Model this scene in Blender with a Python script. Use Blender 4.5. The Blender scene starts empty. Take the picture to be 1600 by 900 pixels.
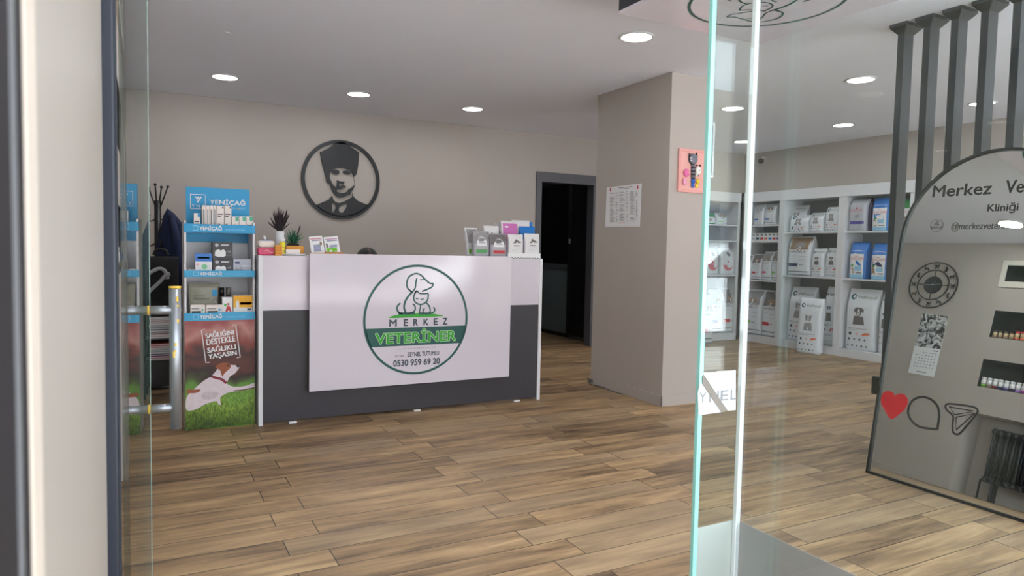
import bpy, bmesh, math, random
from mathutils import Vector, Matrix
from mathutils.geometry import tessellate_polygon
random.seed(7)
PI = math.pi
SC = bpy.context.scene
COL = SC.collection

# ------------------------------------------------------------------ camera
YAW, PIT, ROL, FPX = 0.488743475, -0.0563766636, 0.020529214, 1089.69864
CAMP = Vector((0, 0, 1.2))
FW = Vector((math.sin(YAW)*math.cos(PIT), math.cos(YAW)*math.cos(PIT), math.sin(PIT)))
R0 = Vector((math.cos(YAW), -math.sin(YAW), 0)); U0 = R0.cross(FW)
RT = math.cos(ROL)*R0 + math.sin(ROL)*U0
UP = -math.sin(ROL)*R0 + math.cos(ROL)*U0
cd = bpy.data.cameras.new('camera'); cam = bpy.data.objects.new('camera', cd); COL.objects.link(cam)
cam.matrix_world = Matrix(((RT.x, UP.x, -FW.x, CAMP.x), (RT.y, UP.y, -FW.y, CAMP.y), (RT.z, UP.z, -FW.z, CAMP.z), (0, 0, 0, 1)))
cd.sensor_width = 36; cd.lens = FPX/1600*36; cd.clip_start = .01; cd.clip_end = 200
cd.dof.use_dof = True; cd.dof.focus_distance = 4.6; cd.dof.aperture_fstop = 8
SC.camera = cam

# ------------------------------------------------------------------ view, sky, sun and lights
SC.view_settings.view_transform = 'Standard'; SC.view_settings.look = 'None'
SC.view_settings.gamma = 1; SC.view_settings.use_curve_mapping = False
SC.view_settings.exposure = 0.28
W = bpy.data.worlds.new('sky'); SC.world = W; W.use_nodes = True
W.node_tree.nodes['Background'].inputs[0].default_value = (.80, .90, 1.0, 1)
W.node_tree.nodes['Background'].inputs[1].default_value = 6.3
sl = bpy.data.lights.new('sun', 'SUN'); sl.energy = 58; sl.angle = .02; sl.color = (.96, .98, 1.0)
sun = bpy.data.objects.new('sun', sl); COL.objects.link(sun); sun.rotation_euler = (math.radians(-36), 0, math.radians(12))
LAMP_POWER = 3.8
LAMP_COLOR = (.98, 1.0, 1.0)

# ------------------------------------------------------------------ helpers
def lin(c):
    c = c/255
    return c/12.92 if c <= .04045 else ((c+.055)/1.055)**2.4
MATS = {}
def blotch(name, scale, lo=(20, 20, 22), hi=(214, 214, 216)):
    m = bpy.data.materials.new(name); m.use_nodes = True; nt = m.node_tree; b = nt.nodes['Principled BSDF']
    tc = nt.nodes.new('ShaderNodeTexCoord'); n = nt.nodes.new('ShaderNodeTexNoise'); n.inputs['Scale'].default_value = scale; n.inputs['Detail'].default_value = 3; n.inputs['Distortion'].default_value = 1.2
    r = nt.nodes.new('ShaderNodeValToRGB'); r.color_ramp.elements[0].position = .42; r.color_ramp.elements[1].position = .6
    r.color_ramp.elements[0].color = (*map(lin, lo), 1); r.color_ramp.elements[1].color = (*map(lin, hi), 1)
    nt.links.new(tc.outputs['Object'], n.inputs['Vector']); nt.links.new(n.outputs['Fac'], r.inputs[0]); nt.links.new(r.outputs[0], b.inputs['Base Color']); b.inputs['Roughness'].default_value = .4
    return m
def mat(name, rgb, rough=.5, metal=0, spec=.5, emit=0, alpha=1, var=0, vscale=8, bump=0, bscale=60, coat=0):
    if name in MATS: return MATS[name]
    m = bpy.data.materials.new(name); m.use_nodes = True
    nt = m.node_tree; b = nt.nodes['Principled BSDF']
    c = (lin(rgb[0]), lin(rgb[1]), lin(rgb[2]), 1)
    b.inputs['Base Color'].default_value = c
    b.inputs['Roughness'].default_value = rough; b.inputs['Metallic'].default_value = metal
    b.inputs['Specular IOR Level'].default_value = spec
    b.inputs['Alpha'].default_value = alpha
    if coat: b.inputs['Coat Weight'].default_value = coat; b.inputs['Coat Roughness'].default_value = .04
    if emit: b.inputs['Emission Color'].default_value = c; b.inputs['Emission Strength'].default_value = emit
    if var or bump:
        tc = nt.nodes.new('ShaderNodeTexCoord')
    if var:
        n = nt.nodes.new('ShaderNodeTexNoise'); n.inputs['Scale'].default_value = vscale; n.inputs['Detail'].default_value = 4
        nt.links.new(tc.outputs['Object'], n.inputs['Vector'])
        r = nt.nodes.new('ShaderNodeMapRange'); r.inputs[3].default_value = 1-var; r.inputs[4].default_value = 1+var
        nt.links.new(n.outputs['Fac'], r.inputs[0])
        x = nt.nodes.new('ShaderNodeMix'); x.data_type = 'RGBA'; x.blend_type = 'MULTIPLY'; x.inputs[0].default_value = 1
        x.inputs[6].default_value = c
        nt.links.new(r.outputs[0], x.inputs[7]); nt.links.new(x.outputs[2], b.inputs['Base Color'])
    if bump:
        n2 = nt.nodes.new('ShaderNodeTexNoise'); n2.inputs['Scale'].default_value = bscale; n2.inputs['Detail'].default_value = 3
        nt.links.new(tc.outputs['Object'], n2.inputs['Vector'])
        bp = nt.nodes.new('ShaderNodeBump'); bp.inputs['Strength'].default_value = bump; bp.inputs['Distance'].default_value = .01
        nt.links.new(n2.outputs['Fac'], bp.inputs['Height']); nt.links.new(bp.outputs['Normal'], b.inputs['Normal'])
    MATS[name] = m; return m

def glass(name, tint=(.93, .98, .96), ior=1.5, extra=0.0):
    m = bpy.data.materials.new(name); m.use_nodes = True; nt = m.node_tree
    for n in list(nt.nodes): nt.nodes.remove(n)
    o = nt.nodes.new('ShaderNodeOutputMaterial'); mx = nt.nodes.new('ShaderNodeMixShader')
    t = nt.nodes.new('ShaderNodeBsdfTransparent'); t.inputs[0].default_value = (*tint, 1)
    g = nt.nodes.new('ShaderNodeBsdfGlossy'); g.inputs['Roughness'].default_value = .0
    # thin-sheet Schlick reflectance, the same from both faces of the sheet
    ge = nt.nodes.new('ShaderNodeNewGeometry'); dt = nt.nodes.new('ShaderNodeVectorMath'); dt.operation = 'DOT_PRODUCT'
    nt.links.new(ge.outputs['Normal'], dt.inputs[0]); nt.links.new(ge.outputs['Incoming'], dt.inputs[1])
    def M(op, a, b=None):
        n = nt.nodes.new('ShaderNodeMath'); n.operation = op; n.use_clamp = op == 'ADD'
        for i, x in enumerate((a, b)):
            if x is None: continue
            if isinstance(x, (int, float)): n.inputs[i].default_value = x
            else: nt.links.new(x, n.inputs[i])
        return n.outputs[0]
    f0 = ((ior-1)/(ior+1))**2+extra
    fac = M('ADD', f0, M('MULTIPLY', 1-f0, M('POWER', M('SUBTRACT', 1.0, M('ABSOLUTE', dt.outputs['Value'])), 5.0)))
    nt.links.new(fac, mx.inputs[0]); nt.links.new(t.outputs[0], mx.inputs[1]); nt.links.new(g.outputs[0], mx.inputs[2])
    nt.links.new(mx.outputs[0], o.inputs[0]); MATS[name] = m; return m

class Frame:
    """a plane in space: origin, right, up; normal points at the viewer of the plane"""
    def __init__(s, o, u, v):
        s.o = Vector(o); s.u = Vector(u).normalized(); s.v = Vector(v).normalized(); s.n = s.u.cross(s.v).normalized()
    def p(s, x, y, d=0): return s.o + s.u*x + s.v*y + s.n*d
    def at(s, x, y, d=0): return Frame(s.p(x, y, d), s.u, s.v)
FRONT = Frame((0, 0, 0), (1, 0, 0), (0, 0, 1))       # faces -Y

def pick(x, y, fr):
    """point where the view through photo pixel x,y meets the plane fr, as coordinates in fr"""
    d = FW + RT*((x-800)/FPX) - UP*((y-450)/FPX)
    t = (fr.o-CAMP).dot(fr.n)/d.dot(fr.n); P = CAMP + d*t - fr.o
    return (P.dot(fr.u), P.dot(fr.v))

TXT = {}
def text_tris(s, bold=0):
    key = s; s = (s, bold)
    if s in TXT: return TXT[s]
    c = bpy.data.curves.new('t', 'FONT'); c.body = key; c.size = 1; c.resolution_u = 3; c.fill_mode = 'BOTH'
    o = bpy.data.objects.new('t', c); COL.objects.link(o)
    dg = bpy.context.evaluated_depsgraph_get(); me = bpy.data.meshes.new_from_object(o.evaluated_get(dg))
    vs = [(v.co.x, v.co.y) for v in me.vertices]; fs = [tuple(p.vertices) for p in me.polygons]
    bpy.data.objects.remove(o); bpy.data.curves.remove(c); bpy.data.meshes.remove(me)
    TXT[s] = (vs, fs); return TXT[s]

def smooth(pts, closed=False, n=6):
    out = []; N = len(pts)
    rng = range(N) if closed else range(N-1)
    for i in rng:
        g = (lambda k: pts[k % N]) if closed else (lambda k: pts[max(0, min(N-1, k))])
        p0, p1, p2, p3 = g(i-1), g(i), g(i+1), g(i+2)
        for j in range(n):
            t = j/n
            out.append(tuple(.5*((2*p1[a]) + (-p0[a]+p2[a])*t + (2*p0[a]-5*p1[a]+4*p2[a]-p3[a])*t*t + (-p0[a]+3*p1[a]-3*p2[a]+p3[a])*t**3) for a in range(len(p1))))
    if not closed: out.append(tuple(pts[-1]))
    return out
def circ(cx, cy, r, n=48, ry=None): 
    ry = ry or r
    return [(cx+r*math.cos(2*PI*i/n), cy+ry*math.sin(2*PI*i/n)) for i in range(n)]

class MB:
    def __init__(s): s.v = []; s.f = []; s.mi = []; s.sm = []; s.mats = []
    def m(s, mt):
        if mt not in s.mats: s.mats.append(mt)
        return s.mats.index(mt)
    def add(s, vs, fs, mt, smooth=False):
        k = len(s.v); i = s.m(mt)
        s.v += [Vector(v) for v in vs]
        for f in fs: s.f.append(tuple(k+a for a in f)); s.mi.append(i); s.sm.append(smooth)
        return s
    def box(s, x0, x1, y0, y1, z0, z1, mt, bev=0, M=None, seg=2):
        bm = bmesh.new(); bmesh.ops.create_cube(bm, size=1)
        for v in bm.verts: v.co = Vector((x0+(x1-x0)*(v.co.x+.5), y0+(y1-y0)*(v.co.y+.5), z0+(z1-z0)*(v.co.z+.5)))
        if bev: bmesh.ops.bevel(bm, geom=bm.edges[:], offset=bev, segments=seg, affect='EDGES', profile=.5)
        bm.verts.ensure_lookup_table()
        vs = [(M @ v.co if M else v.co.copy()) for v in bm.verts]
        fs = [tuple(v.index for v in f.verts) for f in bm.faces]; bm.free()
        return s.add(vs, fs, mt)
    def lathe(s, prof, mt, c=(0, 0, 0), n=24, M=None, smooth=True):
        vs = []; fs = []; c = Vector(c)
        for r, z in prof:
            for i in range(n):
                a = 2*PI*i/n; p = Vector((r*math.cos(a), r*math.sin(a), z))
                vs.append((M @ p if M else p)+c)
        for k in range(len(prof)-1):
            for i in range(n):
                j = (i+1) % n; fs.append((k*n+i, k*n+j, (k+1)*n+j, (k+1)*n+i))
        if prof[0][0] > 1e-5: fs.append(tuple(range(n))[::-1])
        if prof[-1][0] > 1e-5: fs.append(tuple((len(prof)-1)*n+i for i in range(n)))
        return s.add(vs, fs, mt, smooth)
    def tube(s, pts, r, mt, n=10, smooth=True):
        pts = [Vector(p) for p in pts]; rs = r if isinstance(r, (list, tuple)) else [r]*len(pts)
        vs = []; fs = []; prev = None
        for i, p in enumerate(pts):
            d = (pts[min(i+1, len(pts)-1)]-pts[max(i-1, 0)]).normalized()
            if prev is None:
                a = Vector((0, 0, 1)) if abs(d.z) < .9 else Vector((1, 0, 0)); x = d.cross(a).normalized()
            else: x = (prev-d*prev.dot(d)).normalized()
            prev = x; y = d.cross(x)
            for k in range(n):
                a = 2*PI*k/n; vs.append(p+(x*math.cos(a)+y*math.sin(a))*rs[i])
        for i in range(len(pts)-1):
            for k in range(n):
                j = (k+1) % n; fs.append((i*n+k, i*n+j, (i+1)*n+j, (i+1)*n+k))
        fs.append(tuple(range(n))[::-1]); fs.append(tuple((len(pts)-1)*n+k for k in range(n)))
        return s.add(vs, fs, mt, smooth)
    def sphere(s, c, r, mt, sx=1, sy=1, sz=1, n=16):
        prof = [(max(1e-6, r*math.sin(PI*i/(n//2))), -r*math.cos(PI*i/(n//2))) for i in range(n//2+1)]
        return s.lathe(prof, mt, c, n, Matrix.Diagonal((sx, sy, sz)))
    def prism(s, loops, fr, d0, d1, mt, side=None):
        """polygon (outer loop, then holes) in plane fr, from depth d0 (back) to d1 (front)"""
        if not isinstance(loops[0][0], (tuple, list)): loops = [loops]
        flat = [p for l in loops for p in l]; n = len(flat)
        tris = tessellate_polygon([[Vector((p[0], p[1], 0)) for p in l] for l in loops])
        fs = []
        for t in tris:
            a, b, c = (flat[k] for k in t)
            if (b[0]-a[0])*(c[1]-a[1])-(b[1]-a[1])*(c[0]-a[0]) < 0: t = (t[0], t[2], t[1])
            fs.append(tuple(t))
        s.add([fr.p(p[0], p[1], d1) for p in flat], fs, mt)
        if abs(d1-d0) > 1e-6:
            s.add([fr.p(p[0], p[1], d0) for p in flat], [f[::-1] for f in fs], mt)
            vs = []; q = []
            for li, l in enumerate(loops):
                ar = sum(l[i-1][0]*l[i][1]-l[i][0]*l[i-1][1] for i in range(len(l)))
                ll = l if (ar > 0) == (li == 0) else l[::-1]
                for i in range(len(ll)):
                    a, b = ll[i-1], ll[i]; k = len(vs)
                    vs += [fr.p(a[0], a[1], d1), fr.p(a[0], a[1], d0), fr.p(b[0], b[1], d0), fr.p(b[0], b[1], d1)]
                    q.append((k, k+1, k+2, k+3))
            s.add(vs, q, side or mt)
        return s
    def rect(s, x0, x1, y0, y1, fr, d, mt): return s.add([fr.p(x0, y0, d), fr.p(x1, y0, d), fr.p(x1, y1, d), fr.p(x0, y1, d)], [(0, 1, 2, 3)], mt)
    def stroke(s, pts, w, fr, d, mt, closed=False, wf=None):
        N = len(pts); L = []; Rr = []
        for i in range(N):
            a = pts[i-1] if (i or closed) else pts[0]; b = pts[(i+1) % N] if (i < N-1 or closed) else pts[-1]
            dx, dy = b[0]-a[0], b[1]-a[1]; l = math.hypot(dx, dy) or 1; h = w/2*(wf(i/(N-1)) if wf else 1)
            L.append((pts[i][0]-dy/l*h, pts[i][1]+dx/l*h)); Rr.append((pts[i][0]+dy/l*h, pts[i][1]-dx/l*h))
        vs = [fr.p(*p, d) for p in L]+[fr.p(*p, d) for p in Rr]
        fs = [(i, N+i, N+(i+1) % N, (i+1) % N) for i in range(N if closed else N-1)]
        return s.add(vs, fs, mt)
    def text(s, st, x0, x1, y0, y1, fr, d, mt, bold=0, fn=None):
        vs, fs = text_tris(st)
        if not vs: return s
        if bold:                                   # heavier weight: overlapping copies, each a hair further out
            e_ = bold*abs(y1-y0); n = 8 if bold > .04 else 4
            for k in range(n): s.text(st, x0+e_*math.cos(k*2*PI/n), x1+e_*math.cos(k*2*PI/n), y0+e_*math.sin(k*2*PI/n), y1+e_*math.sin(k*2*PI/n), fr, d+k*.00006, mt, 0, fn)
            return s
        a = min(v[0] for v in vs); b = max(v[0] for v in vs); c = min(v[1] for v in vs); e = max(v[1] for v in vs)
        out = []
        for v in vs:
            X = x0+(v[0]-a)/(b-a)*(x1-x0); Y = y0+(v[1]-c)/(e-c)*(y1-y0)
            out.append(fn(X, Y, d) if fn else fr.p(X, Y, d))
        return s.add(out, fs, mt)
    def build(s, name, parent=None, loc=None, rotz=0, **kw):
        me = bpy.data.meshes.new(name); me.from_pydata([tuple(v) for v in s.v], [], s.f)
        for m in s.mats: me.materials.append(m)
        me.polygons.foreach_set('material_index', s.mi); me.polygons.foreach_set('use_smooth', s.sm)
        me.update(); o = bpy.data.objects.new(name, me); COL.objects.link(o)
        if parent: o.parent = parent
        if loc: o.location = loc
        if rotz: o.rotation_euler.z = rotz
        tag(o, **kw); return o
def tag(o, label=None, cat=None, group=None, kind=None):
    if label: o['label'] = label
    if cat: o['category'] = cat
    if group: o['group'] = group
    if kind: o['kind'] = kind
    return o
def empty(name, loc, rotz=0, **kw):
    o = bpy.data.objects.new(name, None); COL.objects.link(o); o.location = loc; o.rotation_euler.z = rotz
    o.empty_display_size = .1; return tag(o, **kw)
def struct(name, mb): return mb.build(name, kind='structure')

# ------------------------------------------------------------------ materials
WALL = mat('wall_paint', (178, 169, 162), .55, var=.03, vscale=2, bump=.05, bscale=150)
JAMB = mat('jamb_paint', (166, 157, 148), .5, var=.06, vscale=2.5)
CEIL = mat('ceiling_paint', (238, 241, 253), .7, var=.02, vscale=1.5, bump=.03, bscale=200)
WHITEG = mat('gloss_white_board', (216, 208, 218), .10, spec=.4)
WHITE = mat('white_laminate', (222, 222, 226), .35)
WHITEP = mat('white_print', (232, 232, 234), .5)
ANTH = mat('anthracite_board', (56, 54, 60), .45, var=.04)
BLACK = mat('black_metal', (26, 28, 31), .4)
BLACKP = mat('black_plastic', (14, 14, 16), .35)
INK = mat('black_ink', (38, 38, 44), .5)
GREYI = mat('grey_ink', (128, 130, 138), .5)
LGREY = mat('light_grey_print', (182, 186, 194), .5)
DOORG = mat('grey_door_frame', (84, 84, 90), .35)
BLUESTILE = mat('blue_grey_aluminium', (28, 34, 48), .4, metal=.1)
STEEL = mat('brushed_steel', (158, 160, 166), .38, metal=.75)
YEL = mat('yellow_tape', (226, 184, 62), .5)
CYAN = mat('cyan_print', (0, 152, 208), .4)
GREEN_D = mat('dark_green_ink', (14, 82, 76), .4)
GREEN_L = mat('bright_green_ink', (40, 160, 30), .4)
SLATE = mat('slate_ink', (52, 68, 80), .45)
RED = mat('red_ink', (200, 48, 56), .45)
ORANGE = mat('orange_ink', (226, 112, 70), .45)
NAVY = mat('navy_ink', (44, 52, 96), .45)
TEAL = mat('teal_ink', (22, 84, 96), .45)
PURPLE = mat('purple_ink', (88, 72, 150), .45)
DPURPLE = mat('dark_purple_foil', (56, 40, 78), .3)
PINK = mat('pink_ink', (226, 88, 128), .5)
LPINK = mat('pale_pink', (236, 178, 178), .6)
MAG = mat('magenta_ink', (160, 60, 140), .5)
BLUEI = mat('royal_blue_ink', (24, 112, 202), .35)
LBLUE = mat('pale_blue_print', (150, 200, 228), .4)
LIMEI = mat('lime_ink', (120, 196, 50), .5)
BAGW = mat('white_foil_bag', (224, 228, 234), .3, bump=.25, bscale=22)
BAGG = mat('silver_foil_bag', (186, 188, 196), .25, bump=.25, bscale=22)
BAGB = mat('blue_foil_bag', (30, 118, 200), .3, bump=.25, bscale=22)
FURG = mat('grey_fur_print', (150, 148, 150), .5, var=.5, vscale=60)
FURB = mat('brown_fur_print', (150, 124, 100), .5, var=.45, vscale=60)
FURD = mat('dark_fur_print', (112, 106, 106), .5, var=.5, vscale=60)
KHAKI = mat('grey_green_pouch', (150, 148, 132), .35, var=.1, vscale=30)
ORBOX = mat('orange_board', (224, 154, 50), .5)
WOOD = mat('pale_wood', (206, 140, 78), .5, var=.12, vscale=40)
GLASS = glass('clear_glass')
GLASSR = glass('shopfront_glass', (.93, .96, .96), 1.52, .012)
GLASSD = glass('smoked_glass', (.25, .28, .28), 1.5)
GEDGE = mat('green_glass_edge', (146, 204, 194), .12, emit=0)
JOINT = mat('white_joint_strip', (214, 216, 218), .4)

def floor_material():
    m = bpy.data.materials.new('wood_plank_tiles'); m.use_nodes = True; nt = m.node_tree; b = nt.nodes['Principled BSDF']
    N = nt.nodes.new; Lk = nt.links.new
    def M(op, a, c=None, d=None):
        n = N('ShaderNodeMath'); n.operation = op
        for i, x in enumerate((a, c, d)):
            if x is None: continue
            if isinstance(x, (int, float)): n.inputs[i].default_value = x
            else: Lk(x, n.inputs[i])
        return n.outputs[0]
    tc = N('ShaderNodeTexCoord'); sp = N('ShaderNodeSeparateXYZ'); Lk(tc.outputs['Object'], sp.inputs[0])
    X, Y = sp.outputs[0], sp.outputs[1]
    ry = M('DIVIDE', M('SUBTRACT', Y, 2.530-15.8), .1582); row = M('FLOOR', ry); fy = M('FRACT', ry)
    odd = M('MODULO', row, 2.0)
    cx = M('DIVIDE', M('ADD', M('SUBTRACT', X, .645-9.0), M('MULTIPLY', odd, .15)), .9); colm = M('FLOOR', cx); fx = M('FRACT', cx)
    ex = M('MULTIPLY', M('MINIMUM', fx, M('SUBTRACT', 1.0, fx)), .9); ey = M('MULTIPLY', M('MINIMUM', fy, M('SUBTRACT', 1.0, fy)), .1582)
    edge = M('MINIMUM', ex, ey); gr = M('LESS_THAN', edge, .0021)
    cb = N('ShaderNodeCombineXYZ'); Lk(row, cb.inputs[0]); Lk(colm, cb.inputs[1])
    wn = N('ShaderNodeTexWhiteNoise'); wn.noise_dimensions = '3D'; Lk(cb.outputs[0], wn.inputs[0])
    # grain: stretched along X, shifted per tile
    v = N('ShaderNodeCombineXYZ'); Lk(M('ADD', M('MULTIPLY', X, 1.6), M('MULTIPLY', wn.outputs[0], 37.0)), v.inputs[0])
    Lk(M('ADD', M('MULTIPLY', Y, 15.0), M('MULTIPLY', wn.outputs[0], 91.0)), v.inputs[1]); Lk(wn.outputs[0], v.inputs[2])
    n1 = N('ShaderNodeTexNoise'); n1.inputs['Scale'].default_value = 1.5; n1.inputs['Detail'].default_value = 7; n1.inputs['Roughness'].default_value = .62; n1.inputs['Distortion'].default_value = .6; Lk(v.outputs[0], n1.inputs['Vector'])
    v2 = N('ShaderNodeCombineXYZ'); Lk(M('ADD', M('MULTIPLY', X, 1.1), M('MULTIPLY', wn.outputs[0], 13.0)), v2.inputs[0]); Lk(M('MULTIPLY', Y, 4.5), v2.inputs[1]); Lk(wn.outputs[0], v2.inputs[2])
    n2 = N('ShaderNodeTexNoise'); n2.inputs['Scale'].default_value = 1.6; n2.inputs['Detail'].default_value = 3; Lk(v2.outputs[0], n2.inputs['Vector'])
    r = N('ShaderNodeValToRGB'); e = r.color_ramp.elements
    e[0].position = .30; e[0].color = (lin(84), lin(64), lin(48), 1); e[1].position = .68; e[1].color = (lin(206), lin(172), lin(128), 1)
    k = r.color_ramp.elements.new(.5); k.color = (lin(162), lin(131), lin(96), 1)
    fac = M('ADD', M('MULTIPLY', n1.outputs[0], .62), M('ADD', M('MULTIPLY', n2.outputs[0], .38), M('MULTIPLY', M('SUBTRACT', wn.outputs[0], .5), .19)))
    Lk(fac, r.inputs[0])
    # greyer tiles
    gx = N('ShaderNodeMix'); gx.data_type = 'RGBA'; gx.inputs[7].default_value = (lin(128), lin(112), lin(96), 1)
    Lk(M('MULTIPLY', M('GREATER_THAN', wn.outputs[0], .7), .35), gx.inputs[0]); Lk(r.outputs[0], gx.inputs[6])
    g = N('ShaderNodeMix'); g.data_type = 'RGBA'; g.inputs[7].default_value = (lin(44), lin(37), lin(32), 1); Lk(gr, g.inputs[0]); Lk(gx.outputs[2], g.inputs[6])
    Lk(g.outputs[2], b.inputs['Base Color'])
    rr = M('ADD', .36, M('MULTIPLY', n1.outputs[0], .25)); Lk(rr, b.inputs['Roughness'])
    bp = N('ShaderNodeBump'); bp.inputs['Strength'].default_value = .25; bp.inputs['Distance'].default_value = .004
    Lk(M('SUBTRACT', M('MULTIPLY', n1.outputs[0], .4), gr), bp.inputs['Height']); Lk(bp.outputs[0], b.inputs['Normal'])
    return m
FLOORM = floor_material()

# ================================================================== THE ROOM
H = 2.561
struct('floor', MB().box(-.9, 8.2, -.35, 9.6, -.12, 0, FLOORM))
struct('ceiling', MB().box(-.9, 8.2, -.35, 9.6, H, H+.15, CEIL))
XL = -.08                                            # left wall surface
LW = Frame((XL, 0, 0), (0, 1, 0), (0, 0, 1))         # faces +X; u = Y
niches = [(2.75, 3.862, 2.155, 2.325), (2.75, 3.885, 1.572, 1.85), (2.75, 3.89, 1.065, 1.345)]
loops = [[(1.42, 0), (2.5, 0), (2.5, .80), (3.93, .80), (3.93, 0), (7.2, 0), (7.2, H), (1.42, H)]]
for a, b, c, d in niches: loops.append([(a, c), (b, c), (b, d), (a, d)])
struct('wall_left', MB().prism(loops, LW, -.35, 0, WALL))
NBLK = mat('niche_black_lining', (22, 24, 27), .25)
for i, (a, b, c, d) in enumerate(niches):
    t = .004
    mb = MB()
    mb.box(XL-.17, XL-.165, a, b, c, d, NBLK); mb.box(XL-.165, XL-.001, a, b, c, c+t, NBLK); mb.box(XL-.165, XL-.001, a, b, d-t, d, NBLK)
    mb.box(XL-.165, XL-.001, a, a+t, c+t, d-t, NBLK); mb.box(XL-.165, XL-.001, b-t, b, c+t, d-t, NBLK)
    if i: mb.box(XL-.165, XL-.03, 3.53, 3.536, c+t, d-t, NBLK)
    struct('trim_%d' % (i+1), mb)
mb = MB(); a, b, c, d = niches[0]
mb.prism([[(a-.06, c-.06), (b+.045, c-.06), (b+.045, d+.05), (a-.06, d+.05)], [(a, c), (b, c), (b, d), (a, d)]], LW, 0, .012, mat('niche_frame_paint', (214, 208, 196), .5))
struct('trim_4', mb)
# radiator recess lining
mb = MB(); mb.box(XL-.33, XL-.30, 2.5, 3.93, 0, .80, WALL)
struct('wall_recess', mb)
struct('baseboard_left', MB().box(XL, XL+.012, 3.93, 7.2, 0, .07, WALL, .003))

# back wall with the doorway
BW = Frame((0, 7.2, 0), (1, 0, 0), (0, 0, 1))
loops = [[(XL-.35, 0), (4.135, 0), (4.135, 2.10), (5.0, 2.10), (5.0, 0), (6.0, 0), (6.0, H), (XL-.35, H)]]
struct('wall_back', MB().prism(loops, BW, -.12, 0, WALL))
struct('baseboard_back', MB().box(XL, 4.12, 7.19, 7.2, 0, .07, WALL))
# deeper back wall behind the shelving and bulkheads over both shelf runs
struct('wall_back_alcove', MB().box(6.0, 8.0, 7.44, 7.56, 0, H, WALL))
struct('wall_right', MB().box(7.72, 7.84, -.3, 7.5, 0, H, WALL))
struct('trim_5', MB().box(7.385, 7.72, -.3, 7.08, 2.03, H, WALL))
struct('trim_6', MB().box(5.9, 7.72, 7.09, 7.44, 2.03, H, WALL))

# pillar
mb = MB().box(3.555, 3.975, 4.176, 5.147, 0, H, WALL, .004)
struct('wall_pillar', mb)
mb = MB(); mb.box(3.546, 3.555, 4.166, 4.62, 0, .085, WALL, .002); mb.box(3.546, 3.975, 4.166, 4.176, 0, .085, WALL, .002)
struct('baseboard_pillar', mb)

# doorway in the back wall
door_root = empty('door_1', (4.135, 7.2, 0), kind='structure')
mb = MB()
for x0, x1 in ((-.012, .062), (.80, .88)): mb.box(x0, x1, -.015, .12, 0, 2.035, DOORG, .003)
mb.box(-.012, .88, -.0155, .12, 2.0, 2.115, DOORG, .003)
mb.box(-.012, .88, -.021, -.0155, 2.035, 2.05, DOORG)
mb.build('door_frame', door_root)
# dark corridor behind
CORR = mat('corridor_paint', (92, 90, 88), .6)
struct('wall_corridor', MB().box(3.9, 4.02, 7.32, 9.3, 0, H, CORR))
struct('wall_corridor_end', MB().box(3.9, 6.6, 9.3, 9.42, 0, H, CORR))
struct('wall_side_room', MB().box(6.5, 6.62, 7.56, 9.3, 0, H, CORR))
d2 = empty('door_2', (5.13, 7.35, 0), kind='structure')
mb = MB()
fr = Frame((5.13-5.13, 0, 0), (0, -1, 0), (0, 0, 1))
mb.box(0, .05, -.03, .27, 0, 2.45, BLACKP); mb.box(0, .05, .27, 1.9, 2.10, 2.45, BLACKP)
mb.box(0, .05, 1.42, 1.9, 0, 2.10, BLACKP); mb.box(-.005, .045, .62, .70, 0, 2.10, BLACKP, .004)
mb.build('door_frame', d2)
MB().box(.01, .04, .27, .62, .04, 2.10, mat('black_lacquer', (12, 12, 14), .15), .003).box(.0, .05, .27, .62, 0, .04, mat('dark_steel', (70, 68, 66), .4)).build('door_leaf', d2)
MB().box(-.02, 0, .625, .66, 1.28, 1.35, mat('pale_latch', (190, 192, 190), .4), .004).build('latch', d2)
mb = MB(); mb.box(.015, .03, .70, 1.42, 1.0, 2.10, GLASSD); mb.build('pane', d2)
MB().box(.005, .04, .70, 1.42, .93, 1.0, mat('grey_rail', (96, 100, 102), .3), .003).box(.005, .04, .70, 1.42, 0, .05, BLACKP).build('rail', d2)
MB().box(.015, .03, .70, 1.42, .05, .93, mat('frosted_lower_panel', (128, 140, 142), .35), .002).build('lower_panel', d2)

# ------------------------------------------------------------------ entrance: left jamb, posts, glass leaf
mb = MB(); mb.box(-.45, -.052, .44, 1.27, 0, H, JAMB, .006)
struct('wall_jamb', mb)
struct('trim_7', MB().box(-.45, -.047, .395, .44, 0, H, mat('jamb_corner_paint', (206, 192, 178), .5), .004))
mb = MB(); mb.box(-.30, -.047, .12, .395, 0, H, mat('grey_post_paint', (44, 41, 43), .7, spec=.15), .006); mb.box(-.047, -.0455, .352, .356, 0, H, mat('pale_seal', (104, 104, 106), .5))
struct('trim_8', mb)
struct('wall_entrance', MB().box(-.45, -.30, -.3, .44, 0, H, WALL))
struct('wall_return', MB().box(-.45, XL-.0, 1.27, 1.42, 0, H, WALL))

leafA = Vector((-.0257, 1.32, 0)); ang = math.atan(.0374)   # leaf opened inward along the left wall
leaf = empty('glass_door', leafA, -ang, label='frameless clear glass door leaf standing open along the left wall, steel handle on it', cat='door')
mb = MB(); mb.box(-.005, .005, 0, 1.13, .012, H-.03, GLASS); mb.build('glass_pane', leaf)
MB().box(-.006, .006, 1.13, 1.1325, .012, H-.03, mat('polished_edge', (150, 170, 164), .2)).build('polished_edge', leaf)
mb = MB(); mb.box(-.030, -.008, -.045, -.002, 0, H-.01, BLUESTILE, .004); mb.box(-.008, -.006, -.03, -.024, 0, H-.01, mat('stile_seal', (30, 36, 48), .5))
mb.build('stile', leaf)
MB().box(-.036, -.029, -.06, -.044, .84, 1.115, BLACKP, .003).build('strike_plate', leaf)
hd = MB(); yy = .985; xx = .076
hd.tube([(xx, yy, .638), (xx, yy, 1.062)], .0165, STEEL, 20)
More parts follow.
